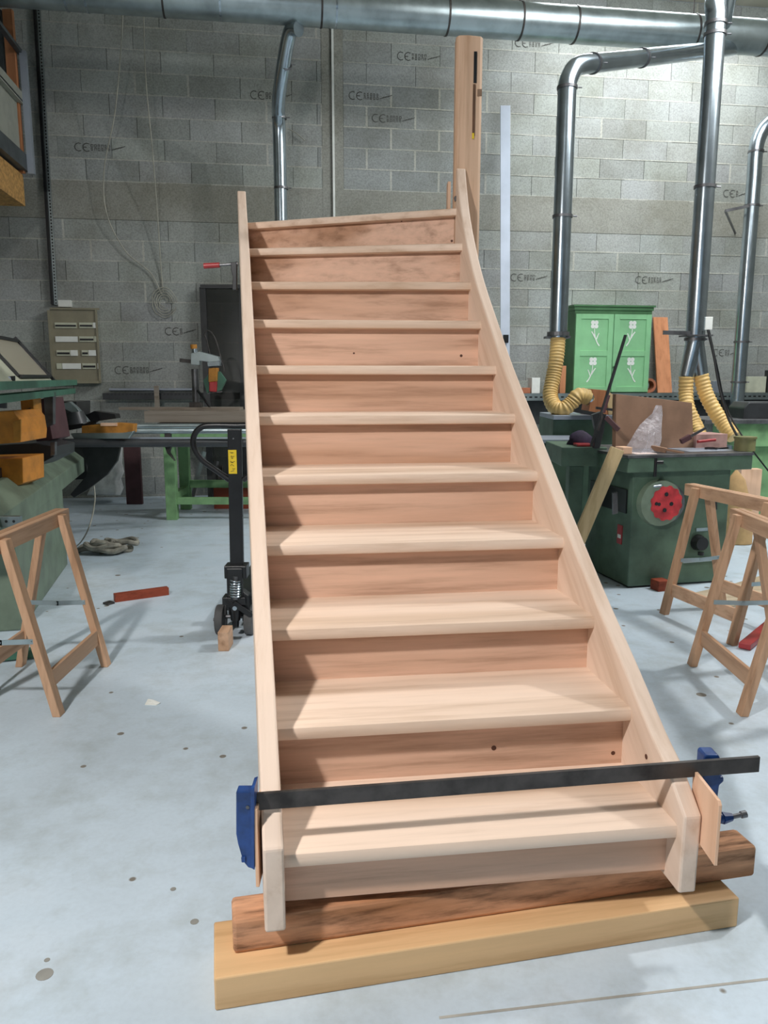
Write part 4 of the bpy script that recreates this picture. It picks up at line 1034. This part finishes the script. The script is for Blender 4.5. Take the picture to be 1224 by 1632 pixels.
# red disc in its housing
dc_ = tface(1058,801,-.02); rd_ = .118
b = MB(); c0_ = dc_-TX*.035; b.cyl(c0_+TY*.02, c0_-TY*.03, .155, .15, 36); hs = obj('disc_housing', b, M['machgrey'], ts)
b = MB(); b.ring(dc_-TY*.014, TY, .118, .018, .03, 40); b.smooth = True; obj('housing_rim', b, M['steel'], hs)
b = MB(); A_ = []
for i in range(48):
    r = rd_*(1.0 if (i//2) % 2 else .93); a = 2*PI*i/48; A_.append(dc_-TY*.012+TX*r*math.cos(a)+ZU*r*math.sin(a))
b.prism(A_, -TY*.02); dsk = obj('red_disc', b, M['red'], ts, label='red scalloped disc', smooth=False)
for (dx, dz, r) in ((.035,-.005,.014),(-.005,.06,.014),(-.012,-.045,.014),(-.075,0,.012),(-.055,-.004,.012)):
    b = MB(); p = dc_+TX*dx+ZU*dz-TY*.0325; b.cyl(p+TY*.002, p-TY*.002, r, n=14); obj('disc_hole', b, M['black'], dsk)
b = MB(); b.cyl(c0_+TX*-.06+ZU*.115-TY*.02, c0_+TX*-.02+ZU*.125-TY*.05, .012); obj('locking_pin', b, M['galv2'], hs)
b = MB(); tq(b, [(977,786),(984,784),(985,818),(977,820)], -.012, 0); obj('hinge_plate', b, M['steel'], tb_)
b = MB(); tq(b, [(1110,842),(1128,841),(1128,846),(1110,847)], -.01, 0); obj('label_strip', b, M['galv'], tb_)
b = MB(); p = tface(1117,866,-.04); b.cyl(p+TY*.035, p-TY*.02, .055, .045); p2 = tface(1117,880,-.05); b.cyl(p2, p2+ZU*-.02, .02); obj('power_socket', b, M['black'], tb_)
b = MB(); b.bar(tface(1088,895,-.03), tface(1140,891,-.03), .012, .02); obj('tie_bar', b, M['galv'], tb_)
b = MB(); tq(b, [(1132,800),(1143,800),(1143,812),(1132,812)], -.008, 0); obj('switch_plate', b, M['cover'], tb_)
b = MB(); p = tface(1045,737,-.10); b.cyl(p+ZU*.03, p-ZU*.09, .010); b.cyl(p-ZU*.0+TX*.0, p+TX*.05, .012); obj('height_crank', b, M['black'], ts)
# things on the saw table
def on_table(name, x0, x1, ytop, yy, dep, m, label, cat, bev=.002, zb=None):
    """box on the table top, front at local y=yy, pixel x range and top pixel"""
    a = (tface(x0, ytop, yy)-TO).dot(TX); c = (tface(x1, ytop, yy)-TO).dot(TX); z1 = tface((x0+x1)/2, ytop, yy).z
    b = MB(); tbx(b, a, c, yy, yy+dep, ttz+.0015 if zb is None else zb, z1); return obj(name, b, m, None, label, cat, bev=bev, smooth=False)
# cardboard box, flattened and standing on edge
yy = .33; P = [tface(981,718,yy), tface(1104,733,yy), tface(1103,642,yy), tface(1046,635,yy), tface(982,628,yy)]
P[0].z = ttz+.002; P[1].z = ttz+.002
b = MB(); b.prism(P, TY*.05); obj('cardboard_box', b, M['card'], None, 'flat brown cardboard box standing on edge on the table saw', 'cardboard box', bev=.002, smooth=False)
# plastic film bag leaning against it
b = MB(); secs = []
base_ = [(991,722),(1003,725),(1020,727),(1045,727),(1052,724)]
apex = tface(1053,645,.27)
for k in range(7):
    t = k/6; row = []
    for i, (x, y) in enumerate(base_):
        f = tface(x, y, .10+.05*math.sin(i*2)); f.z = ttz+.003
        xx = 1046+(i-2)*2.2; ap = tface(xx+4, 646, .26)
        p = f+(ap-f)*(t**(.8+.1*i)); p += TY*.02*math.sin(5*t+2*i)+TX*.008*math.sin(9*t+3*i); row.append(p)
    secs.append(row)
R_ = [b.vs(q) for q in secs]
for r0_, r1_ in zip(R_, R_[1:]):
    for i in range(4): b.face([r0_[i], r0_[i+1], r1_[i+1], r1_[i]])
b.smooth = True; obj('plastic_bag', b, M['film'], None, 'crumpled clear plastic bag leaning on the cardboard box', 'plastic bag')
on_table('grey_plate', 1100, 1172, 719, .06, .28, M['alu'], 'flat pale metal plate on the right end of the saw table', 'metal plate', zb=ttz+.0015)
on_table('pink_carton', 1110, 1160, 692, .30, .2, plain('pinkish_carton', (176,140,132), .8), 'pinkish carton on the saw table under the ridged hose ends', 'carton')
on_table('pale_strip', 1015, 1048, 724, .0, .12, plain('pink_white_board', (226,206,198), .6), 'small pale strip at the front edge of the saw table', 'strip')
on_table('wood_wedge', 993, 1008, 713, .02, .10, M['ply'], 'small pale wood wedge on the saw table beside the leaning plank', 'wood wedge')
# olive tin
p = tface(1186,722,.06); p.z = ttz+.0015; rt_ = .078; zt2 = tface(1186,696,.06).z
tn_ = thing('olive_tin', 'olive green tin can at the right end of the saw table', 'tin can', tuple(p))
b = MB(); b.cyl(p, Vector((p.x,p.y,zt2)), .068, n=28); obj('tin_body', b, M['olive'], tn_)
b = MB(); b.ring(Vector((p.x,p.y,zt2-.006)), ZU, .064, .010, .014, 28); b.smooth = True; obj('tin_rim', b, M['olive'], tn_)
def clampf(label, pa_, pb_, hx, m_h, jaw=.10):
    t = thing('f_clamp', label, 'clamp', tuple(pb_)); b = MB(); b.bar(pa_, pb_, .022, .012); obj('rail', b, M['cover'], t, smooth=False)
    d = (pb_-pa_).normalized(); n_ = Vector((hx, 0, 0)); b = MB(); c = pa_+d*(pb_-pa_).length*.72
    b.bar(c, c+n_*jaw, .03, .05, d); b.bar(c+n_*jaw*.8, c+n_*jaw*.8+d*.11, .02, .02, (0,1,0)); obj('sliding_arm', b, M['darksteel'], t, bev=.003, smooth=False)
    b = MB(); c2 = c+n_*jaw*.85-d*.02; b.cyl(c2, c2-d*.12, .013); obj('handle', b, M[m_h], t)
    return t
pa_ = at(997,534,5.35); pb_ = at(948,722,5.2); pb_ = Vector((pb_.x, 5.30, at(945,712,5.3).z+.004))
clampf('long dark bar clamp leaning upright at the left of the saw table', pa_, pb_, .12, 'maroon')
b = poly_at([(944,661),(958,656),(966,662),(962,690),(956,715),(946,715),(950,690)], 5.36, .05); obj('clamp_head', b, M['cover'], bpy.data.objects['f_clamp'], bev=.004, smooth=False)
b = MB(); b.bar(at(966,665,5.3), at(986,685,5.25), .02, .03); obj('clamp_arm', b, M['maroon'], bpy.data.objects['f_clamp'], smooth=False)
p0, p1 = tface(1085,704,.22), tface(1125,682,.2)
fc = thing('spring_clamp', 'small dark clamp lying against the right end of the cardboard box', 'clamp', tuple(p0-ZU*.02))
b = MB(); b.bar(p0, p1, .012, .016); obj('rail', b, M['steel'], fc, smooth=False)
b = MB(); b.bar(p0, p0+(p1-p0)*.38, .03, .035); obj('jaw', b, M['maroon'], fc, bev=.003, smooth=False)
b = MB(); q = tface(1112,704,.24); r_ = tface(1140,701,.24); b.cyl(q, r_, .011); obj('screwdriver', b, M['redmetal'], None, 'red-handled tool lying on the carton side of the saw table', 'screwdriver')
b = MB(); b.bar(tface(1038,713,.12), tface(1062,718,.06), .05, .03); b.bar(tface(1058,716,.06), tface(1090,722,.0), .03, .012)
obj('wood_brush', b, M['card'], None, 'brown wooden brush lying before the cardboard box on the saw table', 'brush', smooth=False)
b = MB(); b.ring(tface(1133,717,.18)+ZU*.012, ZU, .03, .012, .01, 20); b.bar(tface(1140,718,.18)+ZU*.01, tface(1160,716,.18)+ZU*.01, .012, .01); obj('tape_ring', b, M['black'], None, 'black ring tool on the pale metal plate', 'tool')
# wing clutter
def onwing(name, x0, x1, y0, y1, Y, dep, m, label, cat):
    p, q = at(x0,y0,Y), at(x1,y1,Y); b = MB(); z0 = at(940,712,5.45).z+.002; b.bb(p.x, q.x, Y, Y+dep, z0, p.z); return obj(name, b, m, None, label, cat, bev=.004, smooth=False)
onwing('red_tray', 920, 945, 708, 716, 5.44, .12, M['redmetal'], 'flat red tray at the front of the saw side wing', 'tray')
b = MB(); c = at(925,700,5.62); zz0 = at(940,712,5.45).z+.002; secs = []
for k in range(7):
    t = k/6; r = .085*math.sqrt(max(.03, 1-(t*1.0)**2)); secs.append([Vector((c.x+r*(1.1+.12*math.sin(3*a+k))*math.cos(a), c.y+r*.7*math.sin(a), zz0+t*.10)) for a in [2*PI*i/14 for i in range(14)]])
b.loft(secs); b.smooth = True; obj('dark_bag', b, plain('dark_purple_cloth', (48,36,60), .8, 0, .2, 12, .4), None, 'dark purple bag lying on the saw side wing', 'bag')
# planer behind
pn = thing('planer', 'dark green planer with pale metal tables under the U-shaped hose', 'planer', (at(940,700,6.7).x, 6.75, 0))
b = MB(); p, q = at(882,668,6.5), at(1003,700,6.5); b.bb(p.x, q.x, 6.5, 7.1, .02, p.z); obj('body', b, M['machgreen'], pn, bev=.01, smooth=False)
b = MB(); b.bb(p.x+.03, q.x-.03, 6.53, 7.07, 0, .02); obj('plinth', b, M['black'], pn)
b = MB(); p2, q2 = at(898,660,6.42), at(950,666,6.42); b.bb(p2.x-.08, q2.x, 6.42, 7.0, p.z, p.z+.035); obj('infeed_table', b, M['alu'], pn, bev=.003, smooth=False)
b = MB(); b.bb(q2.x+.02, at(1000,660,6.42).x, 6.42, 7.0, p.z, p.z+.035); obj('outfeed_table', b, M['alu'], pn, bev=.003, smooth=False)
b = MB(); b.bar(at(915,654,6.40), at(965,663,6.40), .03, .03); b.bar(at(950,650,6.38), at(1000,656,6.38), .03, .02); obj('fence', b, M['cover'], pn, smooth=False)
p, q = at(862,700,6.0), at(905,712,6.0); b = MB(); b.bb(p.x, at(935,700,6.0).x, 5.985, 6.40, p.z-.03, p.z); obj('side_table', b, M['alu'], pn, bev=.003, smooth=False)
b = MB(); b.bb(p.x+.03, p.x+.25, 6.02, 6.38, 0, p.z-.03); obj('side_table_base', b, M['machgreen'], pn, bev=.004, smooth=False)
zpl = at(882,668,6.5).z+.037
b = MB(); x0 = at(938,640,6.5).x; z1 = at(948,620,6.5).z; x1 = at(964,640,6.5).x
b.prism([(x0,6.5,zpl),(x0+.03,6.5,z1),(x1,6.5,z1-.01),(x1+.03,6.5,zpl)], (0,.25,0))
hb_ = obj('dust_hood', b, M['orangeplank'], None, 'wooden dust hood box at the end of the U-shaped hose', 'dust hood', bev=.003, smooth=False)
b = MB(); b.prism([(x1+.034,6.5,zpl),(x1+.01,6.5,z1-.01),(x1+.16,6.5,zpl+.1),(x1+.22,6.5,zpl)], (0,.22,0)); obj('hood_wedge', b, M['paleplank'], hb_, bev=.003, smooth=False)
# leaning plank and dark block
A0 = at(984,715,4.92); B0 = gz(886,952); d = (A0-B0).normalized(); sd = Vector((d.z,0,-d.x)).normalized()
b = MB(); b.bar(B0+ZU*.03, A0, .085, .035, (0,1,0)); obj('leaning_plank', b, M['paleplank'], None, 'pale rough plank leaning against the table saw behind the right stringer', 'plank', bev=.003, smooth=False)
# right edge: green machine
gm = thing('green_machine', 'bright green machine with dark motor hood at the right frame edge', 'machine', (at(1210,760,7.6).x+.3, 7.8, 0))
b = MB(); p, q = at(1178,675,7.5), at(1224,712,7.5); b.bb(p.x, p.x+1.2, 7.5, 8.1, q.z, p.z); obj('machine_bed', b, M['benchgreen'], gm, bev=.006, smooth=False)
b = MB(); b.bb(p.x-.35, p.x+1.25, 7.45, 8.15, p.z, p.z+.04); obj('machine_table', b, M['steel'], gm, bev=.003, smooth=False)
b = MB(); p, q = at(1200,712,7.55), at(1224,800,7.55); b.bb(p.x, p.x+.6, 7.55, 8.0, 0, at(1200,712,7.5).z); obj('machine_base', b, M['benchgreen'], gm, bev=.006, smooth=False)
b = poly_at([(1184,668),(1186,650),(1194,641),(1290,641),(1290,668)], 7.6, .35); obj('motor_hood', b, M['cover'], gm, bev=.01, smooth=False)
b = MB(); p, q = at(1182,748,6.9), at(1212,785,6.9); b.bb(p.x, q.x, 6.9, 7.0, 0, p.z); obj('ply_panel', b, M['ply'], None, 'plywood panel standing on the floor right of the table saw', 'plywood panel', smooth=False)
b = MB(); secs = []; c = at(1180,790,6.55)
for k in range(9):
    t = k/8; r = .12*(1-t**2.2)**.5+.01; secs.append([Vector((c.x+r*math.cos(a)*(1+.06*math.sin(4*a+k))-.05*t, c.y+r*.8*math.sin(a), .005+t*.62)) for a in [2*PI*i/18 for i in range(18)]])
b.loft(secs); b.smooth = True; obj('dust_sack', b, plain('beige_sack_cloth', (196,160,112), .95, 0, .1, 8, .4), None, 'beige dust sack standing between the table saw and the plywood panel', 'sack')
# floor items at the right
p, q = gz(1193,803), gz(1262,806); b = MB(); rr_ = .045
n_ = 24; a_, c_ = p+ZU*rr_, q+ZU*rr_; b.cyl(a_, c_, rr_, n=n_, cap=False); ax_ = (c_-a_).normalized(); b.ring(a_+ax_*.01, ax_, rr_-.008, .008, .02, n_); b.cyl(a_+ax_*.02, c_, rr_-.008, n=n_, cap=False); b.smooth = True
obj('steel_tube', b, M['galv2'], None, 'shiny open steel tube lying on the floor behind the right sawhorses', 'steel tube')
p = gz(1056,943); b = MB(); b.box((p.x,p.y+.05,.035),(.09,.09,.07), .3); obj('clay_brick', b, M['redwood'], None, 'small red-brown block on the floor at the table saw corner', 'block', bev=.003, smooth=False)
b = MB(); P = [gz(1082,953), gz(1172,932), gz(1262,905), gz(1262,955), gz(1140,972)]
b.prism([Vector((v.x,v.y,.0008)) for v in P], (0,0,.011)); obj('chipboard_sheet', b, wood('floor_sheet_wood', (200,184,158), (1,.2,0), .12), None, 'thin wooden sheet lying on the floor under the right sawhorses', 'wooden sheet', smooth=False)
p, q = gz(1186,1036), gz(1240,990); b = MB(); b.bar(p+ZU*.02, q+ZU*.02, .06, .03); obj('red_steel_bar', b, M['redmetal'], None, 'bright red steel bar on the floor between the right sawhorses', 'steel bar', bev=.003, smooth=False)

# ================================================================ red clamp on the left stringer, skylights and added glow panels
YC = 3.85
rc_ = thing('screw_clamp', 'screw clamp with red handle gripping the upper left stringer', 'clamp', tuple(at(374,455,YC)))
b = MB(); b.cyl(at(325,424,YC), at(350,422.5,YC), .013, .012, 12); obj('handle', b, M['redmetal'], rc_, label='red handle')
b = MB(); b.cyl(at(350,422.5,YC), at(378,420.5,YC), .0065, n=10); b.cyl(at(376,420.8,YC), at(379,420.4,YC), .011, n=12); obj('spindle', b, M['steel'], rc_)
b = poly_at([(368,418),(377,417),(377,462),(370,462),(371,440),(368,430)], YC-.012, .025); obj('jaw', b, M['black'], rc_, bev=.002, smooth=False)
for i, (x0, x1, y0, y1) in enumerate(((-1.5,-.5,-.4,.6),(1.9,4.7,3.7,7.1),(1.7,4.7,9.08,9.42))):
    b = MB(); b.bb(x0, x1, y0, y1, CEIL-.03, CEIL-.004); obj('window_%d'%(i+1), b, M['skylight_fill'], kind='structure')  # right-hand glowing panels added to match the wall fill lamps
